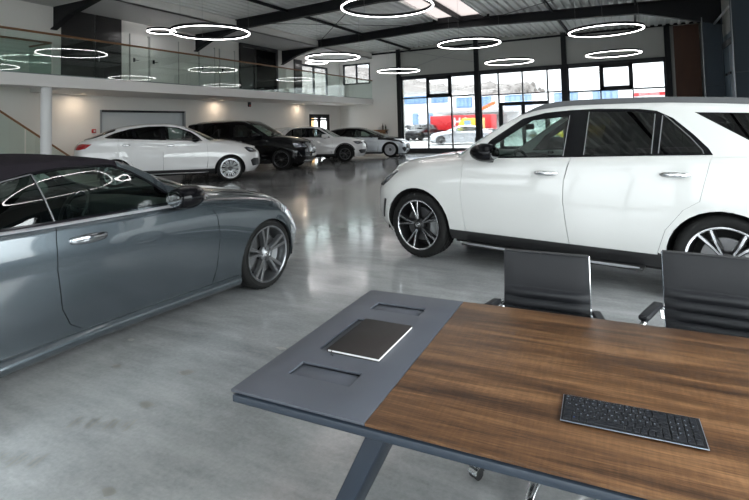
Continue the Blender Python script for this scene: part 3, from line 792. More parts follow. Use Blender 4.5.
gle = dict(
 name='suv_car', label='large white SUV with black roof rails parked behind the office chairs', cat='car',
 loc=place((-2.321, 5.495, 0), 168, 0, .945, 1), head=radians(168), paint='paint_white', fine=True,
 wb=2.985, wr=.385, rim=.287, tw=.285, wheel_y=.945, half=.965, ground=.22, ra=.44, ra2=.425, zc=.378, aB=30, tailx=-3.72, style='gle', spin=(0, .35), steer=radians(0),
 lines=[
  [(-4.1,.86,.34),(-3.4,.89,.29),(-3,.90,.27),(-2.4,.885,.27),(-.5,.885,.27),(0,.91,.27),(.5,.90,.25),(.9,.86,.24)],
  [(-4.1,.92,.46),(-3.4,.955,.42),(-3,.965,.40),(-2.4,.945,.39),(-.5,.945,.385),(0,.965,.40),(.5,.95,.42),(.9,.92,.42)],
  [(-4.1,.94,.66),(-3,.978,.62),(-2,.966,.60),(-.6,.966,.6),(0,.978,.62),(.9,.94,.60)],
  [(-4.1,.93,.88),(-3,.972,.86),(-2,.958,.84),(-.6,.958,.84),(0,.966,.83),(.9,.92,.76)],
  [(-4.1,.905,1.06),(-3,.945,1.07),(-2,.932,1.04),(-.6,.93,1.01),(0,.93,.985),(.5,.895,.90),(.9,.86,.85)],
  [(-4.1,.85,1.24),(-3,.895,1.235),(-2,.882,1.205),(-.66,.872,1.15),(-.4,.862,1.13),(0,.84,1.08),(.45,.79,.99),(.9,.72,.92)],
  [(-4.1,.6,1.25),(-3,.6,1.25),(-.66,.60,1.20),(-.3,.60,1.19),(0,.60,1.165),(.45,.57,1.085),(.9,.5,.965)],
  [(-4.1,0,1.26),(-3,0,1.26),(-.66,0,1.23),(-.3,0,1.215),(0,0,1.19),(.45,0,1.12),(.9,0,.985)]],
 NX=[.73,.845,.87,.855,.81,.73,.74,.76], TX=[-3.93,-4.05,-4.07,-4.05,-4.02,-3.98,-3.98,-3.98], LF=.55, pf=2.5,
 z2=[(-.30,1.19),(-.50,1.16),(-.66,1.26),(-.79,1.345),(-.92,1.43),(-1.26,1.625),(-1.5,1.68),(-1.8,1.70),(-2.4,1.695),(-3,1.66),(-3.5,1.61),(-3.85,1.55),(-3.96,1.30)],
 bulge=.0, y2=[(-.30,.05),(-.36,.45),(-.42,.66),(-.50,.79),(-.66,.81),(-.92,.785),(-1.3,.735),(-1.8,.72),(-2.5,.715),(-3,.70),(-3.6,.66),(-3.96,.62)],
 z5=[(-.30,1.225),(-.6,1.385),(-.9,1.55),(-1.15,1.665),(-1.45,1.73),(-1.9,1.752),(-2.5,1.745),(-3.1,1.715),(-3.6,1.66),(-3.85,1.60),(-3.96,1.32)],
 cowl=(-.31,-.62), roofx=(-1.18,-3.78),
 doorF=[(-.64,.40),(-.62,.55),(-.59,.82),(-.60,.94),(-.61,1.13)], doorB=[(-1.75,.40),(-1.73,.60),(-1.71,.79),(-1.72,.98),(-1.78,1.195)],
 doorR=[(-2.50,.41),(-2.57,.61),(-2.71,.79),(-2.83,.87),(-2.93,1.22)],
 fender_front=[('s',.40,.66),('s',.45,.78),('s',.46,.88),('v',.44,5)],
 dlo=[(-.70,1.17),(-.79,1.255),(-.91,1.375),(-1.26,1.595),(-1.50,1.648),(-1.75,1.665),(-2.01,1.668),(-2.37,1.652),(-2.51,1.63),(-2.64,1.56),(-2.79,1.42),(-2.90,1.30),(-2.93,1.245),(-2.4,1.228),(-1.8,1.205),(-1.2,1.185)],
 panes=[[(-.90,1.195),(-.97,1.33),(-1.37,1.575),(-1.73,1.605),(-1.69,1.215)], [(-1.89,1.225),(-1.92,1.64),(-2.36,1.63),(-2.495,1.605),(-2.47,1.245)], [(-2.52,1.25),(-2.555,1.595),(-2.63,1.53),(-2.76,1.395),(-2.85,1.28),(-2.86,1.258)]],
 pane_mats=['car_glass', 'car_glass_dark', 'car_glass_dark'],
 quarter=[(-2.80,1.605),(-3.2,1.585),(-3.62,1.54),(-3.68,1.40),(-3.60,1.27),(-3.17,1.365)], quarter_mat='car_glass_dark',
 patches=[('headlight', 'lamp_dark', [('s',.34,.985),('s',.44,.875),('s',.54,.81),('f',.66,.815),('f',.62,.93),('s',.43,1.0)], False, .006),
  ('headlight_lens', 'lamp_clear', [('s',.42,.94),('s',.48,.88),('s',.54,.85),('s',.53,.92)], False, .009),
  ('side_intake', 'black_plastic', [('s',.445,.66),('s',.480,.665),('s',.530,.43),('s',.495,.43)], False, .004),
  ('grille', 'black_gloss', [('f',0,.92),('f',.40,.90),('f',.44,.64),('f',0,.60)], True, .01),
  ('lower_intake', 'black_plastic', [('f',0,.47),('f',.58,.47),('f',.5,.33),('f',0,.33)], True, .006),
  ('tail_lamp', 'lamp_red', [('s',-3.72,.98),('s',-3.92,.96),('r',.55,.98),('r',.55,1.08),('s',-3.9,1.12),('s',-3.76,1.09)], False, .006)],
 handles=[(0,-1.43,-1.66,1.045),(1,-2.54,-2.77,1.075)], handle_mat='chrome', recess_mat='paint_white', mirror=(-.95,1.04,1.25,1.28), mirror_mat='black_gloss', seals=[[(-1.895,1.23),(-1.93,1.64)],[(-2.475,1.25),(-2.50,1.60)],[(-2.53,1.255),(-2.56,1.585)],[(-2.57,1.59),(-2.64,1.525),(-2.77,1.39),(-2.855,1.285),(-2.865,1.255)],[(-1.70,1.215),(-1.745,1.61)]],
 int=dict(back=-3.6, seats=(-1.72,-2.62), seat_z=.66, dash=-.84, dash_z=1.13, wheel_side=1, mat='seat_black', rear_mirror=(-1.02,1.50)))
groot, gB, gG, gdoors = make_car(gle)
# roof rails and running boards of the near SUV
for sd in (1, -1):
    rl = MB(); xs = np.linspace(-1.24, -3.5, 20)
    rings = []
    for i, x in enumerate(xs):
        p = gG.P(np.array([x]), np.array([1.16]))[0]; e = min(1, min(i, 19-i)/2.2); zt = p[2]+.004+.046*e
        y = sd*(p[1]-.005); rings.append([(x, y-.016, p[2]-.004), (x, y+.016, p[2]-.004), (x, y+.012, zt), (x, y-.012, zt)])
    rl.loft(rings, 0, True); rl.build('roof_rail', 'grey_plastic', groot)
    rb = MB(); rb.tube([(-.58, sd*.97, .268), (-.70, sd*.99, .264), (-1.0, sd*1.0, .262), (-1.8, sd*1.0, .262), (-2.25, sd*.99, .264), (-2.36, sd*.98, .266)], [.006, .012, .012, .012, .012, .006], 8)
    so = rb.build('running_board', 'satin_metal', groot)
    rb = MB(); rb.box((-.6, sd*.80, .235), (-2.38, sd*.985, .26)); rb.build('board_step', 'black_plastic', so, bevel=.008)

conv = dict(
 name='convertible_car', label='metallic grey convertible with dark fabric roof, left foreground', cat='car',
 loc=place((-3.242, 3.841, 0), 86, .07, .895, -1), head=radians(86), paint='paint_grey', clad='paint_grey', fine=True,
 wb=2.873, wr=.338, rim=.265, tw=.245, wheel_y=.895, rear_out=.01, half=.925, ground=.13, ra=.358, zc=.318, aB=30, tailx=-3.55, style='conv', gap=.0055, handle_h=.029, spin=(0, 0),
 lines=[
  [(-4,.82,.25),(-3.3,.88,.18),(-2.87,.90,.15),(-2.4,.885,.14),(-.5,.865,.14),(0,.88,.14),(.5,.86,.12),(.9,.80,.12)],
  [(-4,.88,.32),(-3.2,.915,.27),(-2.87,.93,.26),(-2.4,.895,.245),(-1.4,.868,.245),(-.5,.880,.24),(0,.91,.24),(.5,.90,.24),(.9,.86,.24)],
  [(-4,.91,.50),(-3,.945,.48),(-2,.905,.43),(-1.3,.893,.42),(-.6,.905,.42),(0,.922,.44),(.9,.88,.42)],
  [(-4,.90,.70),(-3,.952,.70),(-2,.922,.67),(-.6,.912,.66),(0,.915,.63),(.5,.885,.57),(.9,.84,.53)],
  [(-4,.88,.87),(-3,.928,.89),(-2,.905,.875),(-.7,.895,.855),(0,.882,.80),(.5,.83,.69),(.9,.76,.60)],
  [(-4,.78,.97),(-3,.85,.985),(-2,.848,.968),(-.8,.838,.958),(-.6,.83,.95),(-.2,.81,.912),(.15,.775,.862),(.4,.73,.795),(.62,.66,.71),(.8,.6,.64)],
  [(-4,.5,.99),(-3,.55,1.0),(-2,.55,.99),(-.6,.55,1.0),(-.1,.54,.955),(.4,.48,.85),(.8,.38,.67)],
  [(-4,0,1.0),(-3,0,1.01),(-.6,0,1.02),(0,0,.965),(.4,0,.88),(.8,0,.69)]],
 NX=[.60,.73,.79,.77,.73,.69,.71,.73], TX=[-3.85,-3.95,-3.98,-3.97,-3.95,-3.93,-3.93,-3.93], LF=.62, pf=2.4,
 z2=[(-.45,.985),(-.66,.965),(-.78,.99),(-.9,1.03),(-1.03,1.085),(-1.17,1.20),(-1.31,1.29),(-1.44,1.345),(-1.6,1.362),(-2.0,1.36),(-2.4,1.31),(-2.8,1.17),(-3.1,1.0)],
 y2=[(-.45,.05),(-.50,.48),(-.57,.70),(-.66,.79),(-.9,.80),(-1.17,.745),(-1.31,.70),(-1.44,.665),(-2,.648),(-2.6,.62),(-3.1,.57)], bulge=.027,
 z5=[(-.45,1.015),(-.75,1.14),(-1.0,1.235),(-1.25,1.325),(-1.45,1.375),(-1.9,1.422),(-2.35,1.405),(-2.75,1.29),(-3.1,1.03)],
 cowl=(-.46,-.68), roofx=(-1.40,-2.8), roof='soft_top', pillar='soft_top', psplit=(-1.42, 'paint_grey'),
 doorF=[(-.67,.245),(-.64,.35),(-.61,.64),(-.63,.80),(-.68,.89),(-.79,.95)], doorR=[(-1.78,.245),(-1.86,.30),(-1.92,.42),(-1.96,.68),(-1.96,.87),(-1.95,.965)],
 fender_front=[('s',.34,.55),('s',.33,.62),('v',.30,5)],
 dlo=[(-.88,.975),(-1.05,1.055),(-1.20,1.175),(-1.33,1.262),(-1.45,1.318),(-1.58,1.33),(-1.83,1.328),(-2.03,1.31),(-2.19,1.275),(-2.42,1.17),(-2.56,1.0),(-2.5,.984),(-1.7,.976)],
 panes=[[(-.98,.987),(-1.08,1.055),(-1.21,1.165),(-1.34,1.25),(-1.46,1.303),(-1.58,1.314),(-1.83,1.312),(-2.005,1.295),(-1.93,.987)], [(-1.938,.987),(-2.015,1.293),(-2.18,1.262),(-2.40,1.16),(-2.52,1.0)]],
 pane_mats=['car_glass', 'car_glass_mid'], seals=[[(-1.934,.985),(-1.973,1.14),(-2.011,1.297)],[(-2.015,1.298),(-2.18,1.268),(-2.40,1.166)]], wsm='car_glass_lite', rwm='car_glass_dark', liner='black_matte',
 patches=[('headlight', 'lamp_bright', [('s',.27,.70),('s',.36,.75),('f',.56,.66),('f',.66,.50),('s',.56,.40),('s',.50,.44),('s',.40,.55)], False, .006),
  ('grille', 'black_gloss', [('f',0,.60),('f',.42,.58),('f',.45,.40),('f',0,.36)], True, .008),
  ('lower_intake', 'black_plastic', [('f',0,.28),('f',.66,.30),('f',.6,.18),('f',0,.18)], True, .006),
  ('belt_trim', 'trim_silver', [('v',-.86,4.78)]+[('v',x,4.78) for x in (-1.2,-1.6,-2.0,-2.4)]+[('v',-2.55,4.82)]+[('v',x,5) for x in (-2.6,-2.4,-2.0,-1.6,-1.2,-.84)], False, .004),
  ('tail_lamp', 'lamp_red', [('s',-3.5,.78),('s',-3.85,.76),('r',.5,.78),('r',.5,.86),('s',-3.8,.88)], False, .006)],
 handles=[(0,-1.62,-1.88,.845)], handle_mat='chrome_dark', recess_mat='black_plastic', mirror=(-1.03,1.0,1.035,1.25), mirror_mat='black_gloss',
 deck=(-3.9,-2.9),
 int=dict(back=-3.2, seats=(-1.98,-2.75), seat_z=.45, dash=-.92, dash_z=.93, wheel_side=1, mat='seat_black', rear_mirror=(-1.25,1.24)))
croot, cB, cG, cdoors = make_car(conv)
for sd in (1, -1):
    sk = MB(); rings = []
    for x in np.linspace(-.375, -2.50, 24):
        yi = float(cB.raw(np.array([x]), np.array([1.0]))[0][0]); t = max(0, (-1.6-x)/.9); zt = .236-.01*t
        rings.append([(x, sd*(yi-.03), zt+.012), (x, sd*(yi-.002), zt), (x, sd*(yi+.030+.02*t), zt-.025), (x, sd*(yi+.036+.022*t), zt-.050), (x, sd*(yi+.018+.02*t), zt-.088), (x, sd*(yi-.03), zt-.100)])
    sk.loft(rings, 0, True); sk.build('side_skirt', 'paint_grey', croot, sharp=60)
def add_star(root, c, r, axis, name='star_emblem', mat='rim_silver', head=None):
    s = MB(); star(s, (0, 0, 0), r, axis, 0, .003); o = s.build(name, mat, root); o.location = c
    if head: o.rotation_euler = head
    return o
sw = [o for o in croot.children if o.name.startswith('steering_wheel')][0]
add_star(sw, (-1.225, .37, .885), .035, 'x')
# front seat belt, wind deflector frame and silver seat shield seen through the side glass
sbm = MB(); sbm.bar((-2.12, -.52, 1.10), (-2.30, -.60, .70), .05, .006, (0, 1, 0)); sbm.build('seat_belt', 'black_plastic', croot)
sbm = MB()
for a, b in (((-2.16, -.505, 1.03), (-2.20, -.505, .93)), ((-2.20, -.505, .925), (-2.12, -.505, .90))): sbm.bar(a, b, .035, .008, (0, 1, 0))
sbm.build('seat_badge', 'satin_metal', croot)

cpe = dict(
 name='coupe_suv_car', label='white coupe-roofed SUV parked beside the white column, red tail lamp showing', cat='car', group=None,
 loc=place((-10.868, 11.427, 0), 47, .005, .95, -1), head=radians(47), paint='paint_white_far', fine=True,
 wb=3.10, wr=.395, rim=.292, tw=.29, wheel_y=.95, half=.97, ground=.25, ra=.448, zc=.375, aB=30, tailx=-3.72, style='multi', discs=False,
 lines=[
  [(-4.15,.86,.42),(-3.4,.9,.36),(-3,.91,.33),(-2.4,.89,.31),(-.5,.89,.29),(0,.92,.29),(.9,.86,.26)],
  [(-4.15,.92,.52),(-3,.965,.47),(-2.4,.95,.45),(-.5,.95,.42),(0,.965,.42),(.9,.92,.42)],
  [(-4.15,.94,.74),(-3,.98,.70),(-2,.968,.66),(-.6,.966,.62),(0,.978,.64),(.9,.94,.62)],
  [(-4.15,.93,.98),(-3,.978,.95),(-2,.96,.90),(-.6,.96,.88),(0,.966,.87),(.9,.92,.78)],
  [(-4.15,.89,1.17),(-3,.95,1.18),(-2,.93,1.11),(-.6,.93,1.07),(0,.93,1.03),(.5,.895,.94),(.9,.86,.88)],
  [(-4.15,.80,1.31),(-3.9,.83,1.33),(-3.4,.89,1.385),(-2.83,.91,1.345),(-1.9,.895,1.285),(-.73,.875,1.225),(-.3,.86,1.18),(.2,.82,1.10),(.5,.78,1.025),(.9,.70,.94)],
  [(-4.15,.5,1.33),(-3,.6,1.38),(-.66,.6,1.27),(0,.6,1.215),(.45,.56,1.11),(.9,.5,.98)],
  [(-4.15,0,1.34),(-3,0,1.38),(-.66,0,1.30),(0,0,1.245),(.45,0,1.14),(.9,0,.99)]],
 NX=[.82,.94,.965,.95,.91,.82,.83,.85], TX=[-4.05,-4.19,-4.24,-4.25,-4.23,-4.13,-4.10,-4.08], LF=.55,
 z2=[(-.35,1.24),(-.55,1.21),(-.73,1.30),(-.9,1.42),(-1.11,1.555),(-1.48,1.69),(-1.88,1.74),(-2.28,1.74),(-2.77,1.68),(-3.18,1.57),(-3.42,1.48),(-3.7,1.39),(-3.96,1.34)],
 y2=[(-.35,.05),(-.42,.5),(-.48,.7),(-.55,.79),(-.73,.80),(-1.11,.73),(-1.5,.69),(-2,.675),(-2.8,.67),(-3.4,.66),(-3.96,.60)],
 z5=[(-.35,1.27),(-.73,1.45),(-1.03,1.585),(-1.4,1.735),(-1.78,1.80),(-2.28,1.81),(-2.85,1.765),(-3.26,1.685),(-3.7,1.52),(-3.96,1.42)],
 cowl=(-.36,-.66), roofx=(-1.28,-3.15),
 doorF=[(-.67,.43),(-.63,.7),(-.64,.95),(-.66,1.2)], doorB=[(-1.86,.45),(-1.86,.9),(-1.85,1.265)], doorR=[(-2.60,.47),(-2.70,.73),(-2.86,.86),(-3.0,1.0),(-3.03,1.34)],
 fender_front=[('s',.40,.66),('s',.44,.80),('s',.43,.92),('v',.42,5)],
 dlo=[(-.78,1.245),(-.9,1.37),(-1.11,1.525),(-1.48,1.665),(-1.88,1.715),(-2.28,1.715),(-2.77,1.655),(-3.18,1.54),(-3.41,1.43),(-3.36,1.405),(-2.83,1.365),(-1.91,1.305)],
 panes=[[(-.86,1.27),(-1.13,1.50),(-1.5,1.645),(-1.82,1.695),(-1.79,1.31)], [(-1.93,1.32),(-1.95,1.695),(-2.28,1.695),(-2.64,1.655),(-2.56,1.36)], [(-2.66,1.37),(-2.74,1.635),(-3.15,1.525),(-3.33,1.425)]],
 pane_mats=['car_glass_lite', 'car_glass_dark', 'car_glass_dark'],
 patches=[('headlight', 'lamp_dark', [('s',.42,1.0),('s',.50,.91),('s',.58,.86),('f',.66,.86),('f',.60,.97),('s',.50,1.02)], False, .006),
  ('headlight_lens', 'lamp_clear', [('s',.50,.975),('s',.56,.915),('s',.66,.90),('s',.64,.95)], False, .009),
  ('side_intake', 'black_plastic', [('s',.60,.62),('s',.70,.68),('f',.66,.66),('f',.62,.46),('s',.66,.44)], False, .005),
  ('grille', 'black_gloss', [('f',0,.94),('f',.42,.92),('f',.46,.66),('f',0,.62)], True, .01),
  ('lower_intake', 'black_plastic', [('f',0,.48),('f',.58,.48),('f',.5,.34),('f',0,.34)], True, .006),
  ('tail_lamp', 'lamp_red', [('s',-3.70,1.25),('s',-3.86,1.13),('s',-4.02,1.10),('r',.55,1.10),('r',.5,1.235),('s',-3.95,1.265)], False, .008)],
 handles=[(0,-1.56,-1.78,1.13),(1,-2.72,-2.94,1.19)], handle_mat='chrome', recess_mat='paint_white_far', mirror=(-.98,1.02,1.30,1.0), mirror_mat='black_gloss',
 deck=(-4.0,-3.9),
 int=dict(back=-3.4, seats=(-1.8,-2.7), seat_z=.72, dash=-.88, dash_z=1.19, wheel_side=1, mat='seat_black'))
proot, pB, pG, pdoors = make_car(cpe)
bs = MB()
for x0 in (0,): bs.tube([(-.62,-.90,.33),(-.75,-.985,.325),(-2.3,-.985,.345),(-2.5,-.90,.36)], .015, 8)
bs.build('running_board', 'satin_metal', proot)
wl = MB(); rbox(wl, Vector((-3.45, -.55, 1.70)), (.03, .03, .03), .008); wl.build('roof_antenna', 'red_plastic', proot) if False else None

def variant(base, fx, fz, sy, **over):
    S = dict(base)
    for k in ('z2', 'z5', 'doorF', 'doorB', 'doorR', 'dlo', 'quarter'):
        if k in S: S[k] = mapl(S[k], fx, fz)
    S['y2'] = [(fx(x), y*sy) for x, y in S['y2']]
    S['lines'] = [mapl(l, fx, fz, sy) for l in S['lines']]
    S['NX'] = [fx(x) for x in S['NX']]; S['TX'] = [fx(x) for x in S['TX']]
    S['panes'] = [mapl(p, fx, fz) for p in S['panes']]
    S['fender_front'] = mapt(S['fender_front'], fx, fz, sy)
    S['patches'] = [(a, b, mapt(p, fx, fz, sy), c, d) for a, b, p, c, d in S['patches']]
    S['handles'] = [(d, fx(a), fx(b), fz(z)) for d, a, b, z in S['handles']]
    m = S['mirror']; S['mirror'] = (fx(m[0]), m[1]*sy, fz(m[2]), m[3])
    S['cowl'] = tuple(fx(x) for x in S['cowl']); S['roofx'] = tuple(fx(x) for x in S['roofx']); S['tailx'] = fx(S['tailx'])
    i = dict(S['int']); i['seats'] = tuple(fx(x) for x in i['seats']); i['dash'] = fx(i['dash']); i['back'] = fx(i['back']); i['dash_z'] = fz(i['dash_z']); i['seat_z'] = fz(i['seat_z'])
    if i.get('rear_mirror'): i['rear_mirror'] = (fx(i['rear_mirror'][0]), fz(i['rear_mirror'][1]))
    S['int'] = i
    for k in ('wb',): S[k] = -fx(-S[k])
    S['half'] *= sy; S['wheel_y'] *= sy
    S.update(over); return S
# full-size black SUV
gls = variant(gle, lambda x: x if x > -.6 else -.6+(x+.6)*1.15, lambda z: z if z < .85 else .85+(z-.85)*1.17, 1.0,
 name='black_suv_car', label='black full-size SUV with dark rims parked behind the white coupe-roofed SUV', loc=place((-11.735, 14.994, 0), 18, .0, .945, -1), head=radians(18),
 paint='paint_black', style='dark', wr=.40, rim=.29, ra=.45, zc=.39, fine=True, discs=False, handle_mat='chrome', recess_mat='paint_black', mirror_mat='paint_black', spin=(0, 0))
gls['NX'] = [x+.09 for x in gls['NX']]; gls['pane_mats'] = ['car_glass', 'car_glass_dark', 'car_glass_dark']; gls['ra2'] = .45
gls['patches'] = [p for p in gls['patches'] if p[0] in ('side_intake', 'tail_lamp')]+[
  ('headlight', 'lamp_clear', [('s',.42,.97),('s',.50,.86),('s',.57,.83),('f',.52,.84),('f',.47,.95),('s',.55,.985)], False, .008),
  ('grille', 'rim_dull', [('f',0,.95),('f',.38,.94),('f',.45,.80),('f',.42,.64),('f',0,.62)], True, .012),
  ('lower_intake', 'black_plastic', [('f',0,.48),('f',.58,.48),('f',.5,.36),('f',0,.36)], True, .006),
  ('chrome_skid', 'chrome', [('f',0,.33),('f',.62,.34),('f',.66,.30),('f',0,.27)], True, .012),
  ('bumper_fin', 'chrome', [('s',.66,.66),('s',.68,.66),('s',.76,.50),('s',.74,.49)], False, .008)]
lroot, lB, lG, ldoors = make_car(gls)
gb = MB()
for z in (.69, .75, .81, .87):
    pts = []
    for y in np.linspace(-.38, .38, 9):
        u = lB.uv('f', [abs(y)], [z]); p = lB.P(u[:, 0], u[:, 1])[0]; pts.append((p[0]+.022, y, p[2]))
    gb.tube(pts, .011, 6)
gb.build('grille_bars', 'chrome', lroot)
add_star(lroot, (1.0, 0, .79), .10, 'x', mat='chrome')
pl = MB(); pl.box((.985, -.26, .47), (1.005, .26, .58)); pl.build('number_plate', 'white_plastic', lroot, bevel=.004)
for sd in (1, -1):
    rl = MB(); pts = []
    for x in np.linspace(-1.3, -3.6, 12):
        p = lG.P(np.array([x]), np.array([1.14]))[0]; pts.append((x, sd*p[1], p[2]+(.035 if -3.5 < x < -1.4 else .0)))
    rl.tube(pts, .014, 6); rl.build('roof_rail', 'satin_metal', lroot)

# compact white crossover
def fxa(x): return x*.92 if x < 0 else x*.99
def fza(z): return z if z < .35 else .35+(z-.35)*.905
gla = variant(gle, fxa, fza, .95,
 name='crossover_car', label='small white crossover with black wheels parked behind the black SUV', loc=place((-11.33, 18.915, 0), 27, .01, .90, -1), head=radians(27),
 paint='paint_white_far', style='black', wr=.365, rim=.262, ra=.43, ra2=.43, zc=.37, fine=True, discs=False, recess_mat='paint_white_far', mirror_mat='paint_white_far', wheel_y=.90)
gla['NX'] = [x+.10 for x in gla['NX']]; gla['pane_mats'] = ['car_glass_mid', 'car_glass_mid', 'car_glass_mid']; del gla['quarter']
gla['z2'] = [(a, b-(.0 if a > -1.8 else .05*((-1.8-a)/1.9)**1.3*1.6)) for a, b in gla['z2']]
gla['patches'] = [p for p in gla['patches'] if p[0] in ('grille', 'tail_lamp')]+[
  ('headlight', 'lamp_dark', [('s',.36,.905),('s',.46,.82),('s',.56,.79),('f',.62,.80),('f',.56,.885),('s',.50,.915)], False, .006),
  ('headlight_lens', 'lamp_clear', [('s',.42,.885),('s',.50,.835),('s',.60,.82),('s',.56,.87)], False, .009),
  ('side_intake', 'black_plastic', [('s',.60,.52),('s',.70,.55),('f',.50,.54),('f',.50,.38),('s',.68,.37)], False, .006),
  ('lower_intake', 'black_plastic', [('f',0,.43),('f',.44,.43),('f',.44,.33),('f',0,.33)], True, .006),
  ('arch_trim', 'black_plastic', [('s', .48*cos(radians(a)), .37+.48*sin(radians(a))) for a in range(20, 181, 10)]+[('s', .432*cos(radians(a)), .37+.432*sin(radians(a))) for a in range(180, 19, -10)], False, .006)]
aroot, aB, aG, adoors = make_car(gla)

# electric saloon, black over silver
eqs = dict(
 name='saloon_car', label='low saloon, black over silver, parked at the window wall end of the row', cat='car',
 loc=place((-10.715, 22.179, 0), 17, .012, .925, -1), head=radians(17), paint='paint_iris', roof='paint_black', hoodm='paint_black', clad='black_plastic', fine=True,
 wb=3.21, wr=.375, rim=.272, tw=.26, wheel_y=.925, half=.945, ground=.16, ra=.415, zc=.36, aB=30, tailx=-3.95, style='aero', discs=False,
 lines=[
  [(-4.4,.82,.30),(-3.2,.9,.22),(-2.4,.88,.19),(-.5,.88,.18),(0,.90,.18),(.9,.84,.18)],
  [(-4.4,.88,.40),(-3.2,.945,.32),(-2.4,.93,.29),(-.5,.93,.27),(0,.945,.28),(.9,.90,.30)],
  [(-4.4,.9,.60),(-3.2,.955,.53),(-2,.945,.50),(0,.955,.50),(.9,.90,.46)],
  [(-4.4,.89,.80),(-3.2,.95,.74),(-2,.935,.70),(0,.94,.68),(.9,.88,.60)],
  [(-4.4,.86,.98),(-3.2,.92,.93),(-2,.90,.88),(-.6,.90,.86),(0,.895,.82),(.5,.86,.72),(.9,.80,.64)],
  [(-4.4,.74,1.06),(-3.2,.86,1.06),(-2,.86,1.02),(-.6,.85,.975),(0,.83,.915),(.4,.78,.83),(.9,.66,.68)],
  [(-4.4,.5,1.08),(-3.2,.6,1.1),(-.6,.6,1.03),(0,.58,.975),(.4,.53,.885),(.9,.42,.71)],
  [(-4.4,0,1.09),(-3.2,0,1.1),(-.6,0,1.06),(0,0,1.0),(.4,0,.91),(.9,0,.72)]],
 NX=[.72,.84,.88,.86,.83,.77,.79,.81], TX=[-4.2,-4.3,-4.34,-4.32,-4.30,-4.26,-4.26,-4.26], LF=.62, pf=2.3,
 z2=[(-.15,1.0),(-.40,.965),(-.55,1.0),(-.9,1.17),(-1.3,1.34),(-1.7,1.415),(-2.1,1.43),(-2.7,1.38),(-3.2,1.24),(-3.6,1.12),(-4.0,1.09)],
 y2=[(-.15,.05),(-.22,.5),(-.30,.7),(-.40,.79),(-.9,.74),(-1.4,.66),(-2.2,.63),(-3,.63),(-4,.62)],
 z5=[(-.15,1.025),(-.5,1.16),(-.9,1.30),(-1.3,1.425),(-1.7,1.50),(-2.1,1.513),(-2.7,1.48),(-3.3,1.35),(-3.8,1.18),(-4.0,1.11)],
 cowl=(-.16,-.48), roofx=(-1.35,-3.0), deck=(-4.28,-3.9),
 doorF=[(-.62,.29),(-.58,.6),(-.6,.8),(-.62,.96)], doorB=[(-1.85,.30),(-1.84,.7),(-1.88,1.0)], doorR=[(-2.72,.32),(-2.80,.60),(-2.95,.75),(-3.1,1.03)],
 fender_front=[('s',.37,.58),('s',.40,.68),('v',.40,5)],
 dlo=[(-.66,.995),(-.9,1.12),(-1.3,1.30),(-1.7,1.385),(-2.1,1.40),(-2.7,1.345),(-3.1,1.22),(-3.3,1.12),(-3.2,1.085),(-2,1.045)],
 panes=[[(-.8,1.015),(-1.3,1.28),(-1.75,1.37),(-1.80,1.05)], [(-1.9,1.055),(-1.85,1.375),(-2.1,1.385),(-2.65,1.335),(-2.75,1.085)], [(-2.82,1.09),(-2.78,1.31),(-3.06,1.21),(-3.2,1.12)]],
 pane_mats=['car_glass', 'car_glass_dark', 'car_glass_dark'],
 patches=[('headlight', 'lamp_dark', [('s',.40,.80),('s',.55,.68),('f',.66,.64),('f',.60,.71),('s',.52,.78)], False, .006),
  ('upper_fender', 'paint_black', [('v',-.60,4.05)]+[('v',x,4.05) for x in (-.3,0,.2)]+[('v',.42,4.3),('v',.60,4.9),('v',.45,5),('v',0,5),('v',-.3,5),('v',-.60,5)], False, .003),
  ('grille', 'black_gloss', [('f',0,.68),('f',.55,.64),('f',.60,.44),('f',0,.40)], True, .008),
  ('side_intake', 'black_plastic', [('s',.58,.46),('s',.70,.50),('f',.55,.40),('f',.60,.24),('s',.66,.27)], False, .006),
  ('lower_intake', 'black_plastic', [('f',0,.33),('f',.5,.33),('f',.5,.22),('f',0,.22)], True, .006),
  ('tail_lamp', 'lamp_red', [('s',-3.95,.92),('s',-4.15,.90),('r',.3,.92),('r',.3,.98),('s',-4.05,1.0)], False, .006)],
 handles=[(0,-1.55,-1.75,.88),(1,-2.6,-2.8,.92)], handle_mat='paint_iris', recess_mat='paint_iris', mirror=(-.92,1.0,1.06,.9), mirror_mat='black_gloss',
 int=dict(back=-3.6, seats=(-1.75,-2.75), seat_z=.48, dash=-.75, dash_z=.98, wheel_side=1, mat='seat_black'))
eroot, eB, eG, edoors = make_car(eqs)
# ------------------------------------------------------------------ the hall
XL, XR, YB, YF = -15.5, 2.75, 25.5, -7.0
def zr(x): return 5.93-.032*abs(x+7.2)-(.016*0)
m = MB(); m.box((XL-.2, YF-.2, -.2), (XR+.2, YB+.15, 0)); floor = structure(m.build('floor', 'concrete'))
# prints and specks on the concrete
def print_mark(cx, cy, ang, n, w, l):
    m = MB(); c, s = cos(ang), sin(ang)
    for i in range(n):
        u = (i-n/2)*.030; q = .6+.4*sin(i*1.7+cx*9); a = [(u-.008, -w*q/2), (u+.008, -w*q/2+.02), (u+.008, w*q/2), (u-.008, w*q/2-.02)]
        m.add([(cx+x*c-y*s, cy+x*s+y*c, .0012) for x, y in a], [(0, 1, 2, 3)])
    return m
dm = MB()
for args in ((-2.60, 1.77, .35, 12, .13, 1), (-2.70, 1.40, .35, 9, .13, 1)):
    print_mark(*args).build('tread_print', 'dirt', floor, fix=False)
for i, (x, y, r) in enumerate(((-3.44, 2.55, .030), (-3.15, 2.23, .034), (-2.64, 2.36, .045), (-2.55, 1.99, .040), (-2.1, 1.45, .03), (-2.3, 2.9, .03))):
    m = MB(); k = 9; pts = [(x+r*(.6+.5*rng.rand())*cos(2*pi*j/k)*1.4, y+r*(.5+.5*rng.rand())*sin(2*pi*j/k), .0012) for j in range(k)]
    m.add(pts, [tuple(range(k))]); m.build('dirt_mark', 'dirt', floor, fix=False)

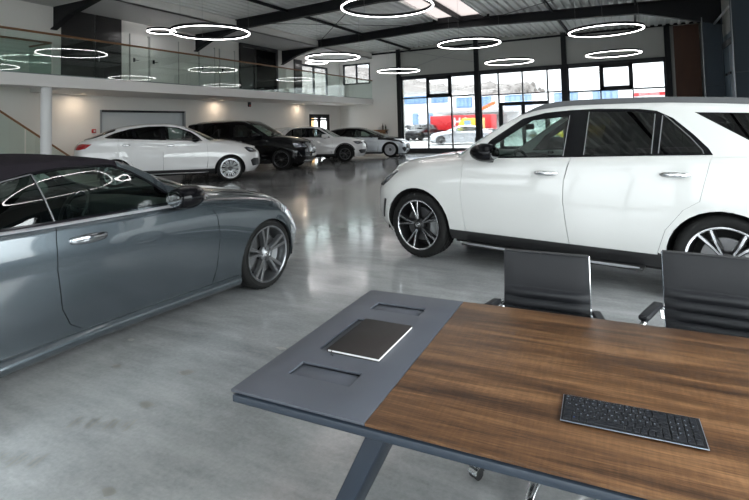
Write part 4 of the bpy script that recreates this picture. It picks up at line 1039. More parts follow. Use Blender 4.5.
def wall(name, x0, x1, y0, y1, z0, z1, mat, holes=(), axis='y', parent=None):
    """box wall with rectangular openings; holes are (a0, a1, z0, z1) along the wall"""
    m = MB(); a0, a1 = (x0, x1) if axis == 'y' else (y0, y1)
    cu = sorted({a0, a1, *[h[0] for h in holes], *[h[1] for h in holes]}); cz = sorted({z0, z1, *[h[2] for h in holes], *[h[3] for h in holes]})
    def solid(i, j):
        if i < 0 or j < 0 or i >= len(cu)-1 or j >= len(cz)-1: return False
        u, z = (cu[i]+cu[i+1])/2, (cz[j]+cz[j+1])/2
        return not any(h[0] < u < h[1] and h[2] < z < h[3] for h in holes)
    b0, b1 = (y0, y1) if axis == 'y' else (x0, x1)
    idx = {}; vs = []
    def V(u, b, z):
        k = (round(u, 5), round(b, 5), round(z, 5))
        if k not in idx: idx[k] = len(vs); vs.append((u, b, z) if axis == 'y' else (b, u, z))
        return idx[k]
    fs = []
    for i in range(len(cu)-1):
        for j in range(len(cz)-1):
            if not solid(i, j): continue
            u0, u1, za, zb = cu[i], cu[i+1], cz[j], cz[j+1]
            for b in (b0, b1): fs.append((V(u0, b, za), V(u1, b, za), V(u1, b, zb), V(u0, b, zb)))
            if not solid(i-1, j): fs.append((V(u0, b0, za), V(u0, b1, za), V(u0, b1, zb), V(u0, b0, zb)))
            if not solid(i+1, j): fs.append((V(u1, b0, za), V(u1, b1, za), V(u1, b1, zb), V(u1, b0, zb)))
            if not solid(i, j-1): fs.append((V(u0, b0, za), V(u1, b0, za), V(u1, b1, za), V(u0, b1, za)))
            if not solid(i, j+1): fs.append((V(u0, b0, zb), V(u1, b0, zb), V(u1, b1, zb), V(u0, b1, zb)))
    m.add(vs, fs); return structure(m.build(name, mat, parent))
# left wall (ground floor and gallery), window wall, right wall, wall behind the camera
wall('wall_left', XL-.2, XL, YF, YB, 0, 6.2, 'wall_warm', [(21.62, 24.2, 3.14, 4.95), (10.45, 13.85, -.01, 2.30), (22.26, 24.3, -.01, 2.28)], axis='x')
wall('wall_back', XL-.2, -11.75, YB, YB+.15, 0, 6.2, 'wall_white', [(-15.27, -13.45, 4.0, 5.22)])
wall('wall_back_panel', -11.75, XR+.2, YB, YB+.15, 0, 6.2, 'wall_panel', [(-11.40, 1.38, .0, 4.15)])
wall('wall_right', XR, XR+.2, YF, YB, 0, 4.2, 'wall_blue', [(-5.5, 4.5, .6, 4.0)], axis='x')
wall('wall_right_upper', XR, XR+.2, YF, YB, 4.2, 6.2, 'wall_panel', [], axis='x')
wall('wall_front', XL-.2, XR+.2, YF-.15, YF, 0, 6.2, 'wall_white', [(-14.0, -9.6, .1, 4.6), (-9.2, -4.8, .1, 4.6), (-4.4, 0.0, .1, 4.6), (.4, 2.4, .1, 4.6)])
# corrugated roof
def roof_sheet(x0, x1, y0, y1):
    m = MB(); pr = []; x = x0; P = .30
    k = int(round((x1-x0)/P)); P = (x1-x0)/k
    for i in range(k):
        a = x0+i*P
        for dx, dz in ((0, 0), (.34, 0), (.46, .075), (.88, .075)): pr.append((a+dx*P, zr(a+dx*P)+dz))
    pr.append((x1, zr(x1)))
    n = len(pr); vs = [(px, y0, pz) for px, pz in pr]+[(px, y1, pz) for px, pz in pr]
    m.add(vs, [(i, i+1, n+i+1, n+i) for i in range(n-1)]); o = m.build('ceiling', 'deck', fix=False); o['kind'] = 'structure'; return o
SKX0, SKX1, SKY0, SKY1 = -7.2, -5.2, 3.5, 19.85
roof_sheet(XL-.2, SKX0, YF-.2, YB+.2); roof_sheet(SKX1, XR+.3, YF-.2, YB+.2); roof_sheet(SKX0, SKX1, YF-.2, SKY0); roof_sheet(SKX0, SKX1, SKY1, YB+.2)
for i, (a, b) in enumerate(((SKX0, -6.22), (-6.16, SKX1))):
    for j, (y0, y1) in enumerate(((SKY0, 8.85), (9.0, 14.35), (14.5, SKY1))):
        m = MB(); m.box((a-(.14 if i == 0 else .0), y0-.08, zr(a)+.08), (b+(.14 if i else .0), y1+.08, zr(a)+.10)); structure(m.build('window_skylight', 'skylight_sheet'))
m = MB(); m.box((-6.24, SKY0-.1, 5.80), (-6.14, SKY1+.1, 6.06)); structure(m.build('trim_ridge', 'steel_dark'))
for y in (SKY0-.06, SKY1-.01):
    m = MB(); m.box((SKX0-.2, y, 5.78), (SKX1+.2, y+.06, 6.06)); structure(m.build('trim_skylight_end', 'steel_dark'))
for x in (SKX0, SKX1):
    m = MB(); m.box((x-.02, SKY0, zr(x)-.02), (x+.02, SKY1, zr(x)+.10)); structure(m.build('trim_skylight_curb', 'deck'))
# roof beams (gabled I-sections, deeper at the columns) and their columns
def beam(y, name):
    m = MB()
    xs = [-15.48, -14.6, -13.3, -7.2, .35, 2.10, 2.72]
    dp = [.95, .62, .38, .36, .42, .86, 1.0]
    top = [zr(x)-.01 for x in xs]; bot = [zr(x)-d for x, d in zip(xs, dp)]
    for ya, yb_, za, zb_ in ((-.015, .015, 0, 0),):
        n = len(xs); vs = []
        for yy in (y-.012, y+.012): vs += [(x, yy, b) for x, b in zip(xs, bot)]+[(x, yy, t) for x, t in zip(xs, top)]
        fs = []
        for i in range(n-1):
            fs += [(i, i+1, n+i+1, n+i), (2*n+i, 3*n+i, 3*n+i+1, 2*n+i+1), (i, 2*n+i, 2*n+i+1, i+1), (n+i, n+i+1, 3*n+i+1, 3*n+i)]
        m.add(vs, fs)
        for lv, off in ((bot, .02), (top, -.02)):
            v2 = []
            for x, z in zip(xs, lv): v2 += [(x, y-.10, z), (x, y+.10, z), (x, y+.10, z+off), (x, y-.10, z+off)]
            f2 = []
            for i in range(n-1):
                for q in range(4): f2.append((4*i+q, 4*i+(q+1) % 4, 4*i+4+(q+1) % 4, 4*i+4+q))
            f2 += [(0, 1, 2, 3), tuple(range(4*n-4, 4*n))]; m.add(v2, f2)
    return structure(m.build(name, 'steel_dark'))
for i, y in enumerate((3.35, 8.9, 14.43, 19.97)): beam(y, 'trim_beam')
def column(x0, x1, y, z1):
    m = MB(); m.box((x0, y-.11, 0), (x0+.022, y+.11, z1)); m.box((x1-.022, y-.11, 0), (x1, y+.11, z1)); m.box((x0, y-.008, 0), (x1, y+.008, z1))
    for z in (.02, 2.6): m.box((x0+.02, y-.10, z), (x1-.02, y+.10, z+.02))
    o = structure(m.build('trim_column', 'wall_dark')); e = MB(); e.box((x0-.012, y-.125, 0), (x0+.005, y-.10, z1)); e.build('edge_highlight', 'frame_alu', o)  # pale strip stands in for the bright highlight along the flange edge
for y in (19.97, 14.43, 8.9): column(2.14, 2.70, y, 4.9)
# cross bracing rods under the window band and at the roof
m = MB()
for a, b in (((-11.5, 5.75), (-7.3, 4.75)), ((-11.5, 4.5), (-7.3, 5.65))): m.bar((a[0], YB-.06, a[1]), (b[0], YB-.06, b[1]), .022, .022)
structure(m.build('trim_brace', 'frame_alu', sharp=20))
for x0, x1, y0, y1 in ((-13.2, -8.0, 14.5, 19.9), (-13.2, -8.0, 19.9, 14.5), (-5.0, 1.8, 14.5, 19.9), (-5.0, 1.8, 19.9, 14.5)):
    m = MB(); m.bar((x0, y0, zr(x0)-.12), (x1, y1, zr(x1)-.12), .018, .018); structure(m.build('trim_brace', 'steel_dark'))
for x in (-10.9, -2.6, 0.2):
    m = MB(); m.box((x-.04, YF, zr(x)-.10), (x+.04, YB, zr(x)-.005)); structure(m.build('trim_purlin', 'steel_dark' if x < 0 else 'steel_dark'))
# window wall: pillars, glazed bays, entrance door
for i, x in enumerate((-11.60, -7.16, -2.88, 1.42)):
    m = MB(); w = .11; m.box((x-w, YB-.16, 0), (x+w, YB+.02, 5.93-.032*abs(x+7.2))); structure(m.build('trim_pillar', 'steel_dark'))
m = MB(); m.box((-11.7, YB-.05, 4.13), (1.5, YB+.12, 4.27)); structure(m.build('trim_head', 'frame_dark'))
m = MB(); m.box((-11.7, YB-.04, 0), (1.5, YB+.12, .20)); structure(m.build('trim_plinth', 'frame_dark'))
m = MB(); m.box((-13.3, YB-.02, 5.62), (2.7, YB+.05, 5.72)); structure(m.build('trim_eaves', 'steel_dark'))
def glazing(name, x0, x1, z0, z1, mull, trans, extra=(), thick=()):
    """one glazed bay: frame, mullions at mull (x, zlo, zhi), transoms (z, xlo, xhi); panes are parts"""
    m = MB(); t = .035; y0, y1 = YB-.02, YB+.06
    m.box((x0, y0, z0), (x0+2*t, y1, z1)); m.box((x1-2*t, y0, z0), (x1, y1, z1)); m.box((x0, y0, z0), (x1, y1, z0+2*t)); m.box((x0, y0, z1-2*t), (x1, y1, z1))
    for x, a, b in mull: m.box((x-t, y0, a), (x+t, y1, b))
    for z, a, b in trans: m.box((a, y0, z-t), (b, y1, z+t))
    o = structure(m.build(name, 'frame_dark'))
    for a, b, c, d in thick:                                           # tilting sashes with a heavy frame
        s = MB(); q = .17
        s.box((a, y0-.04, c), (a+q, y1-.02, d)); s.box((b-q, y0-.04, c), (b, y1-.02, d)); s.box((a, y0-.04, c), (b, y1-.02, c+q)); s.box((a, y0-.04, d-q), (b, y1-.02, d))
        s.build('tilting_sash', 'steel_dark', o)
    for a, b, c, d in extra:
        s = MB(); s.box((a, YB+.015, c), (b, YB+.025, d)); s.build('pane', 'pane_tinted', o)
    return o
glazing('window_1', -11.49, -7.27, .20, 4.13, [(-9.97, .2, 4.13), (-8.60, .2, 4.13)], [(3.03, -11.49, -7.27)], [(-11.45, -10.0, .25, 3.0), (-9.93, -8.64, .25, 3.0), (-8.56, -7.31, .25, 3.0), (-11.45, -10.0, 3.06, 4.09), (-9.93, -8.64, 3.06, 4.09), (-8.56, -7.31, 3.06, 4.09)], [(-9.99, -8.58, 3.03, 4.13)])
glazing('window_2', -7.05, -2.99, .20, 4.13, [(-6.08, .2, 4.13), (-4.88, 2.55, 4.13), (-3.69, .2, 4.13)], [(2.98, -7.05, -2.99)], [(-7.01, -6.12, .25, 2.94), (-3.65, -3.03, .25, 2.94), (-7.01, -6.12, 3.02, 4.09), (-6.04, -4.92, 3.02, 4.09), (-4.84, -3.73, 3.02, 4.09), (-3.65, -3.03, 3.02, 4.09), (-6.04, -4.92, 2.60, 2.94), (-4.84, -3.73, 2.60, 2.94)])
glazing('window_3', -2.77, 1.31, .20, 4.13, [(-1.34, .2, 4.13), (0.0, .2, 4.13)], [(2.93, -2.77, 1.31)], [(-2.73, -1.38, .25, 2.9), (-1.30, -.04, .25, 2.9), (.04, 1.27, .25, 2.9), (-2.73, -1.38, 2.97, 4.09), (-1.30, -.04, 2.97, 4.09), (.04, 1.27, 2.97, 4.09)], [(-1.36, .02, 2.93, 4.13)])
m = MB()
for a, b in ((-6.04, -5.90), (-4.98, -4.80), (-3.87, -3.73)): m.box((a, YB-.06, .2), (b, YB+.04, 2.58))
for a, b in ((-5.90, -4.98), (-4.80, -3.87)):
    m.box((a, YB-.06, 2.40), (b, YB+.04, 2.58)); m.box((a, YB-.06, .2), (b, YB+.04, .36))
d1 = structure(m.build('door_1', 'steel_dark'))
for a, b in ((-5.90, -4.98), (-4.80, -3.87)): s = MB(); s.box((a, YB-.015, .36), (b, YB-.005, 2.40)); s.build('door_glass', 'pane_tinted', d1)
for x in (-5.02, -4.76): s = MB(); s.tube([(x, YB-.10, .9), (x, YB-.10, 1.6)], .016, 8); s.build('door_handle', 'satin_metal', d1)
# other openings
def simple_window(name, axis, a0, a1, z0, z1, at, mull=(), mat='frame_dark', glass_='pane_clear', dp=.10, side=1, w=.07):
    m = MB()
    def bx(a, b, c, d, q0=0, q1=dp): m.box(*(((a, at+q0, c), (b, at+q1, d)) if axis == 'y' else ((at+q0, a, c), (at+q1, b, d))))
    bx(a0, a0+w, z0, z1); bx(a1-w, a1, z0, z1); bx(a0, a1, z0, z0+w); bx(a0, a1, z1-w, z1)
    for v in mull: bx(v-w/2, v+w/2, z0, z1)
    o = structure(m.build(name, mat)); ed = [a0]+list(mull)+[a1]
    for p, q in zip(ed, ed[1:]):
        m = MB()
        m.box(*(((p+.02, at+dp*.45, z0+.02), (q-.02, at+dp*.55, z1-.02)) if axis == 'y' else ((at+dp*.45, p+.02, z0+.02), (at+dp*.55, q-.02, z1-.02)))); m.build('pane', glass_, o)
    return o
simple_window('window_4', 'y', -15.27, -13.45, 4.0, 5.22, YB+.0, (-14.36,), w=.09, glass_='pane_tinted')
simple_window('window_5', 'x', 21.62, 24.2, 3.14, 4.95, XL-.12, (22.85,), w=.10, glass_='pane_tinted')
for i, x in enumerate((-14.0, -9.2, -4.4)): simple_window('window_%d' % (6+i), 'y', x, x+4.4, .1, 4.6, YF-.12, (x+1.47, x+2.93), glass_='pane_shade')
simple_window('window_9', 'y', .4, 2.4, .1, 4.6, YF-.12, (1.4,))
simple_window('window_10', 'x', -5.5, 4.5, .6, 4.0, XR+.05, (-3.0, -.5, 2.0))
# roller door and the glazed door to the lit back room
m = MB(); m.box((XL-.16, 10.45, 0), (XL-.10, 13.85, 2.30))
for k in range(1, 8): m.box((XL-.105, 10.45, .30*k-.006), (XL-.095, 13.85, .30*k+.006))
structure(m.build('door_2', 'garage_door'))
m = MB(); m.box((XL-.2, 10.45, 2.25), (XL+.015, 13.85, 2.32)); structure(m.build('trim_lintel', 'frame_dark'))
m = MB(); m.box((XL-.18, 10.39, 0), (XL+.01, 10.46, 2.32)); m.box((XL-.18, 13.84, 0), (XL+.01, 13.91, 2.32)); structure(m.build('trim_jamb', 'frame_alu'))
d = simple_window('door_3', 'x', 22.26, 24.3, 0, 2.28, XL-.12, (23.28,), w=.22, glass_='pane_clear')
m = MB()
for z in (1.98,): m.box((XL-.13, 22.3, z-.05), (XL-.01, 24.26, z+.05))
m.build('cross_bar', 'frame_dark', d)
m = MB(); m.box((XL-1.6, 21.6, 0), (XL-1.55, 25.0, 2.6)); structure(m.build('wall_backroom_glow', 'warm_room_glow'))  # emissive back wall stands in for the warm lamplight of the room
m = MB(); m.box((XL-1.6, 21.6, 2.6), (XL-.2, 25.0, 2.65)); structure(m.build('ceiling_backroom', 'wall_white'))
# gallery: slab, soffit light wells, fascia drop, doors, dark panels
GX = -13.3
m = MB(); m.prism([(XL, 8.25), (XL, YB), (GX, YB), (GX, YF), (-13.95, YF), (-13.95, 8.25)], 2.785, 3.09, 'z'); structure(m.build('trim_gallery_slab', 'slab_white'))
m = MB(); m.box((XL, YF, 5.42), (GX, YB, 5.46)); structure(m.build('ceiling_gallery', 'soffit'))
m = MB(); m.box((GX-.04, YF, 5.42), (GX, YB, zr(GX)+.02)); structure(m.build('trim_fascia', 'wall_white'))
m = MB(); m.box((XL, 9.13, 3.09), (XL+.04, 10.20, 5.42)); structure(m.build('wall_left_dark_panel', 'gal_dark'))
m = MB(); m.box((XL, 10.23, 3.09), (XL+.05, 11.14, 5.42)); d = structure(m.build('door_4', 'gal_dark'))
m = MB(); m.tube([(XL+.05, 10.33, 4.05), (XL+.10, 10.33, 4.05), (XL+.10, 10.47, 4.05)], .012, 6); m.box((XL+.05, 10.31, 3.9), (XL+.06, 10.35, 4.12)); m.build('door_handle', 'satin_metal', d)
for i, (a, b, dark) in enumerate(((11.5, 12.2, 1), (12.3, 13.55, 0), (14.62, 15.42, 0), (15.75, 16.6, 1))):
    m = MB(); m.box((XL, a, 3.09), (XL+.03, b, 5.12 if i == 1 else 4.95)); d = structure(m.build('door_%d' % (5+i), 'wall_white'))
    m = MB(); m.box((XL+.03, a+.10, 4.02), (XL+.055, a+.17, 4.16)); m.tube([(XL+.05, a+.13, 4.08), (XL+.09, a+.13, 4.08), (XL+.09, a+.28, 4.08)], .011, 6); m.build('door_handle', 'frame_dark', d)
    m = MB(); 
    for y in (a-.04, b): m.box((XL, y, 3.09), (XL+.035, y+.04, 5.0)) 
    m.build('door_frame', 'wall_panel', d)
# dark glazed cabinet room on the gallery
m = MB()
for a, b in ((16.92, 17.06), (17.84, 17.95), (19.40, 19.54)): m.box((XL, a, 3.09), (XL+.12, b, 5.42))
m.box((XL, 17.06, 5.25), (XL+.12, 19.40, 5.42)); m.box((XL, 17.06, 3.09), (XL+.05, 17.84, 5.3))
d = structure(m.build('door_9', 'gal_dark')); m = MB(); m.box((XL+.05, 17.95, 3.09), (XL+.06, 19.40, 5.25)); m.build('door_glass', 'black_gloss', d)
m = MB(); m.box((XL, 20.95, 3.09), (XL+.10, 21.55, 5.1)); structure(m.build('trim_post', 'gal_dark'))
# glass balustrade along the gallery edge
bal = empty('glass_balustrade', (GX, 9.87, 3.09), 0, 'long glass balustrade with wooden handrail along the gallery edge', 'balustrade')
k = 0; y = 6.52-1.113*11
while y < YB-.1:
    y1 = min(y+1.113, YB-.02); m = MB(); m.box((-.024, y+.008-9.87, -.16), (-.008, y1-.008-9.87, 1.04)); m.build('glass_panel', 'pane_rail', bal); y += 1.113
m = MB(); n = 40
m.tube([(-.016, YF+.1-9.87, 1.065), (-.016, YB-.02-9.87, 1.065)], .030, 10); m.build('handrail', 'handrail', bal)
m = MB(); m.box((-.034, YF-9.87, -.02), (-.030, YB-.02-9.87, .03)); m.build('clamp_rail', 'frame_alu', bal)
# stair down from the gallery, with its own balustrade
st = empty('staircase', (-14.6, 8.39, 0), 0, 'white staircase with glass side behind the round column', 'staircase')
m = MB(); ns = 17; rise = 3.09/ns; run = 4.32/ns
prof = [(0, 0)]
for i in range(ns): prof += [(-i*run, (i+1)*rise), (-(i+1)*run, (i+1)*rise)]
prof += [(-ns*run, 3.09-.25), (-.35, 0)]
m.prism(prof, -.6, .6, 'x'); m.build('steps', 'slab_white', st)
m = MB(); m.tube([(.62, .1, 1.0-.07), (.62, -4.3, 4.08)], .028, 8); m.build('handrail', 'handrail', st)
for i in range(4):
    a, b = -.02-i*1.05, -1.03-i*1.05; m = MB(); za, zb = -a*.715, -b*.715
    m.hexa([(.61, b, zb-.1), (.625, b, zb-.1), (.625, a, za-.1), (.61, a, za-.1), (.61, b, zb+.96), (.625, b, zb+.96), (.625, a, za+.96), (.61, a, za+.96)]); m.build('glass_panel', 'pane_rail', st)
gl = empty('stair_guard', (-14.38, 8.2, 3.09), 0, 'glass guard with wooden rail around the stair opening upstairs', 'balustrade')
m = MB(); m.tube([(0, -5, 1.02), (0, 0, 1.02), (-1.05, 0, 1.02)], .028, 8); m.build('handrail', 'handrail', gl)
for a, b in (((0, -5), (0, -2.6)), ((0, -2.58), (0, -1.3)), ((0, -1.28), (0, 0))): m = MB(); m.box((-.008, a[1], 0), (.008, b[1], 1.0)); m.build('glass_panel', 'pane_rail', gl)
m = MB(); m.box((-1.05, -.008, 0), (-.01, .008, 1.0)); m.build('glass_panel', 'pane_rail', gl)
# round column under the gallery
m = MB(); m.lathe([(.0, 0), (.128, 0), (.128, 2.785), (0, 2.785)], 32, c=(0, 0, 0)); col = m.build('round_column', 'column_white'); col.location = (-13.6, 7.64, 0)
tag(col, 'round white column holding up the gallery edge', 'column'); 
# downlights
DL = []
for i, (x, y, lb) in enumerate(((-15.02, 9.52, 'warm downlight under the gallery nearest the round column'), (-15.1, 15.44, 'warm downlight under the gallery above the black SUV'), (-15.1, 21.14, 'warm downlight under the gallery next to the lit back door'))):
    m = MB(); m.lathe([(.085, 0), (.085, -.012), (.065, -.014), (.062, -.002)], 24); o = m.build('downlight', 'white_plastic'); o.location = (x, y, 2.785); tag(o, lb, 'ceiling lamp', 'gallery downlights')
    m = MB(); m.lathe([(0, -.004), (.062, -.004)], 20); m.build('lamp_face', 'down_light', o, fix=False)
    ld = bpy.data.lights.new('downlight_beam', 'AREA'); ld.shape = 'DISK'; ld.size = .11; ld.energy = 1.3; ld.color = (1, .80, .60)
    lo = bpy.data.objects.new('downlight_beam', ld); COL.objects.link(lo); lo.location = (x, y, 2.765)
# alarm box, exit lamp
m = MB(); rbox(m, Vector((0, 0, 0)), (.06, .13, .13), .015); o = m.build('alarm_button', 'red_plastic'); o.location = (XL+.026, 10.17, 1.63); tag(o, 'small red alarm box on the wall behind the white coupe-roofed SUV', 'alarm button')
m = MB(); m.lathe([(0, .036), (.03, .036), (.034, .028)], 16, 'z'); b = m.build('button', 'white_plastic', o); b.rotation_euler = (0, pi/2, 0)
m = MB(); rbox(m, Vector((0, 0, 0)), (.07, .16, .22), .015); o = m.build('warning_lamp', 'frame_dark'); o.location = (XL+.031, 17.53, 2.68); tag(o, 'dark warning lamp with red face high under the gallery', 'lamp')
m = MB(); m.box((.034, -.06, -.09), (.042, .06, -.02)); m.build('red_face', 'red_plastic', o)
# wooden wall shelf with bottles
t = empty('wall_shelf', (-12.82, 25.34, 1.20), 0, 'wooden wall shelf with bottles on the end wall above the low saloon', 'shelf')
m = MB(); m.box((-.46, -.16, .08), (.46, .16, .13)); m.build('board', 'shelf_wood', t, bevel=.006)
m = MB(); m.box((-.30, -.02, -.10), (.30, .15, .08)); m.build('drawer_box', 'shelf_wood', t, bevel=.004)
for x in (-.38, .38): m = MB(); m.prism([(.155, .08), (-.12, .08), (.155, -.12)], x-.012, x+.012, 'x'); m.build('bracket', 'frame_dark', t)
def bottle(x, y, hh, r, mat, lb, nm='bottle'):
    m = MB(); m.lathe([(0, 0), (r, 0), (r, hh*.55), (r*.9, hh*.64), (r*.36, hh*.78), (r*.34, hh), (0, hh)], 18); o = m.build(nm, mat); o.location = (x, y, 1.33)
    c = MB(); c.lathe([(0, hh-.03), (r*.38, hh-.03), (r*.38, hh+.004), (0, hh+.004)], 12); c.build('cap', 'frame_dark', o); return tag(o, lb, 'bottle', 'bottles on the wooden shelf')
bottle(-12.62, 25.3, .34, .05, 'bottle_dark', 'tall dark bottle near the middle of the wooden wall shelf'); bottle(-12.45, 25.32, .28, .045, 'bottle_green', 'shorter green bottle on the right end of the wooden wall shelf')
m = MB(); m.lathe([(0, 0), (.09, 0), (.10, .02), (.10, .14), (.08, .16), (0, .17)], 20); o = m.build('jar', 'white_plastic'); o.location = (-12.88, 25.3, 1.33); tag(o, 'pale round jar left of the bottles on the wooden wall shelf', 'jar')
# right end: rust coloured panel, blue doors between the columns, handrail pipe
m = MB(); m.box((1.66, 25.22, 0), (2.60, 25.32, 5.55)); structure(m.build('wall_corten', 'corten'))
m = MB(); 
for a, b in ((15.3, 17.2), (17.24, 18.9), (18.94, 19.8)): m.box((XR-.06, a, 0), (XR, b, 3.75))
d = structure(m.build('door_10', 'wall_blue')); m = MB()
for y in (17.6, 18.55, 19.3): m.box((XR-.11, y, 2.86), (XR-.05, y+.35, 2.93))
m.build('door_bar', 'black_plastic', d)
m = MB(); m.box((XR-.09, 15.2, 3.75), (XR+.02, 19.85, 3.95)); structure(m.build('trim_door_head', 'frame_dark'))
m = MB(); m.tube([(XR-.25, 21.6, 4.66), (XR-.25, 14.6, 4.66)], .035, 8); structure(m.build('trim_pipe', 'satin_metal'))

# ------------------------------------------------------------------ ring pendant lamps
def ring_lamp(loc, R, label, group, first=[None]):
    o = empty('ring_pendant_lamp', loc, 0, label, 'pendant lamp', group)
    m = MB(); m.lathe([(R-.028, -.008), (R-.028, .060), (R+.012, .060), (R+.012, -.008)], 96, closed=True); m.build('ring_housing', 'steel_dark', o)
    m = MB(); m.lathe([(R-.024, -.020), (R-.024, -.0085), (R+.006, -.0085), (R+.006, -.020)], 96, closed=True); m.build('light_strip', 'ring_light', o)
    top = zr(loc[0])-loc[2] if loc[0] > GX else 5.42-loc[2]
    for k in range(3):
        a = 2*pi*k/3+.5; m = MB(); m.tube([(R*.99*cos(a), R*.99*sin(a), .05), (R*.99*cos(a), R*.99*sin(a), top+.02)], .0025, 5); m.build('cable', 'frame_alu', o)
    return o
RL = {(0, 0): 'large ring lamp on the left, overlapping the gallery front above the white coupe-roofed SUV', (0, 1): 'large ring lamp in front of the gallery windows, above the black SUV', (0, 2): 'large ring lamp before the end wall, next to the first dark window pillar',
      (1, 0): 'nearest large ring lamp, cut by the top edge of the picture', (1, 1): 'large ring lamp in front of the second window pillar', (1, 2): 'farther ring lamp over the entrance door, just above the glazing',
      (2, 0): 'large ring lamp above the office table, out over the white SUV', (2, 1): 'upper of the two ring lamps over the white SUV', (2, 2): 'lower of the two ring lamps over the white SUV'}
for i, x in enumerate((-10.2, -4.82, -.66)):
    for j, y in enumerate((10.05, 16.3, 22.35)):
        if (i, j) == (2, 0): continue
        ring_lamp((x, y+(.15 if i == 2 else 0), 4.23), 1.035, RL[(i, j)], 'ring lamps over the cars')
ring_lamp((-4.82, 3.8, 4.23), 1.035, 'large ring lamp over the grey convertible, unseen, added for light and reflections', 'ring lamps over the cars')  # out-of-view ring added for its light and reflections
ring_lamp((-.66, 3.8, 4.23), 1.035, 'large ring lamp above the office table', 'ring lamps over the cars')
ring_lamp((-14.5, 12.0, 5.05), .47, 'small ring lamp on the gallery behind the leftmost large ring', 'small ring lamps upstairs')
ring_lamp((-14.5, 21.6, 4.92), .56, 'small ring lamp on the gallery before the upstairs windows', 'small ring lamps upstairs')
# ------------------------------------------------------------------ office table
TZ = .75
tab = empty('office_table', (-1.16, 1.21, 0), .037, 'office table with slate grey end panel and walnut top', 'table')
def tworld(u, v): c, s = cos(.037), sin(.037); return (-1.16+u*c-v*s, 1.21+u*s+v*c)
TW, TD = 2.6, 1.012
us = [0, .108, .338, .466]; vs_ = [0, .153, .243, .352, .66, .775, .865, TD]
hol = {(1, 1), (1, 3), (1, 5)}
m = MB(); idx = {}
def gv(i, j, t):
    k = (i, j, t)
    if k not in idx: idx[k] = len(m.v); m.v.append((us[i], vs_[j], TZ if t else TZ-.009))
    return idx[k]
def addf(f): m.f.append(f); m.m.append(0); m.sm.append(False)
for i in range(3):
    for j in range(7):
        if (i, j) in hol: continue
        addf((gv(i, j, 1), gv(i+1, j, 1), gv(i+1, j+1, 1), gv(i, j+1, 1))); addf((gv(i, j, 0), gv(i, j+1, 0), gv(i+1, j+1, 0), gv(i+1, j, 0)))
        for di, dj, a, b in ((-1, 0, (i, j+1), (i, j)), (1, 0, (i+1, j), (i+1, j+1)), (0, -1, (i, j), (i+1, j)), (0, 1, (i+1, j+1), (i, j+1))):
            n = (i+di, j+dj)
            if n in hol or not (0 <= n[0] < 3 and 0 <= n[1] < 7): addf((gv(*a, 0), gv(*b, 0), gv(*b, 1), gv(*a, 1)))
m.build('end_panel', 'slate', tab, bevel=.0016, seg=2)
for (i, j) in sorted(hol):
    q = MB(); q.box((us[i]-.003, vs_[j]-.003, TZ-.0175), (us[i+1]+.003, vs_[j+1]+.003, TZ-.013)); o = q.build('recess_tray', 'recess', tab)
    fl = MB(); fl.box((us[i]+.006, vs_[j]+.006, TZ-.0132), (us[i+1]-.005, vs_[j+1]-.005, TZ-.0095)); fl.build('flap_lid', 'slate', o, bevel=.001)
m = MB(); m.box((.4685, 0, TZ-.009), (TW, TD, TZ)); m.build('wood_top', 'walnut', tab, bevel=.0012)
m = MB()
prof = [(.004, TZ-.019), (.004, TZ-.040), (.045, TZ-.066), (.075, TZ-.066), (.075, TZ-.019)]
def ringat(c): return c
pts = [(0, 0), (TW, 0), (TW, TD), (0, TD)]
rings = []
for (cx, cy), (sx, sy) in zip(pts, ((1, 1), (-1, 1), (-1, -1), (1, -1))): rings.append([(cx+sx*d_, cy+sy*d_, z) for d_, z in prof])
m.loft(rings+[rings[0]], 0, False, cap=False); m.build('edge_frame', 'slate_edge', tab, bevel=.0015, seg=1)
m = MB(); m.box((.035, .035, TZ-.034), (TW-.035, TD-.035, TZ-.0180)); m.build('core_board', 'black_plastic', tab)
for (v0, sg) in ((.06, 1), (TD-.06, -1)):
    for (ut, ub) in ((.476, .116), (TW-.476, TW-.116)):
        if sg < 0: ut, ub = (ut-.12, ub-.12) if ut < 1 else (ut+.12, ub+.12)
        m = MB(); w = .024; t = sg*(.30 if sg > 0 else .115)
        m.hexa([(ub-w, v0, 0), (ub+w, v0, 0), (ub+w, v0+t, 0), (ub-w, v0+t, 0), (ut-w-.006, v0, TZ-.060), (ut+w+.006, v0, TZ-.060), (ut+w+.006, v0+t, TZ-.060), (ut-w-.006, v0+t, TZ-.060)]); m.build('leg', 'slate_leg', tab, bevel=.004)
m = MB(); m.box((.56, .27, TZ-.11), (TW-.56, .33, TZ-.060)); m.box((.56, TD-.33, TZ-.11), (TW-.56, TD-.27, TZ-.060)); m.box((.57, .15, TZ-.10), (.63, TD-.15, TZ-.060)); m.build('under_frame', 'black_plastic', tab)
# notebook
bx, by = -.922, 1.707
nb = empty('notebook', (bx, by, TZ), .02, 'closed dark brown notebook with white page edges lying on the grey table end', 'notebook')
m = MB(); m.box((-.101, -.151, .0020), (.1025, .151, .0092)); m.build('pages', 'paper', nb)
m = MB(); m.box((-.104, -.154, 0), (.104, .154, .0022)); m.box((-.104, -.154, .0092), (.104, .154, .0114)); m.box((-.1045, -.154, 0), (-.1015, .154, .0114)); m.build('cover', 'book_cover', nb, bevel=.0007, seg=1)
m = MB(); m.tube([(-.085, -.150, .0075), (-.083, -.160, .006), (-.078, -.170, .002), (-.066, -.176, .0022)], .0017, 6); m.build('bookmark_ribbon', 'black_plastic', nb)
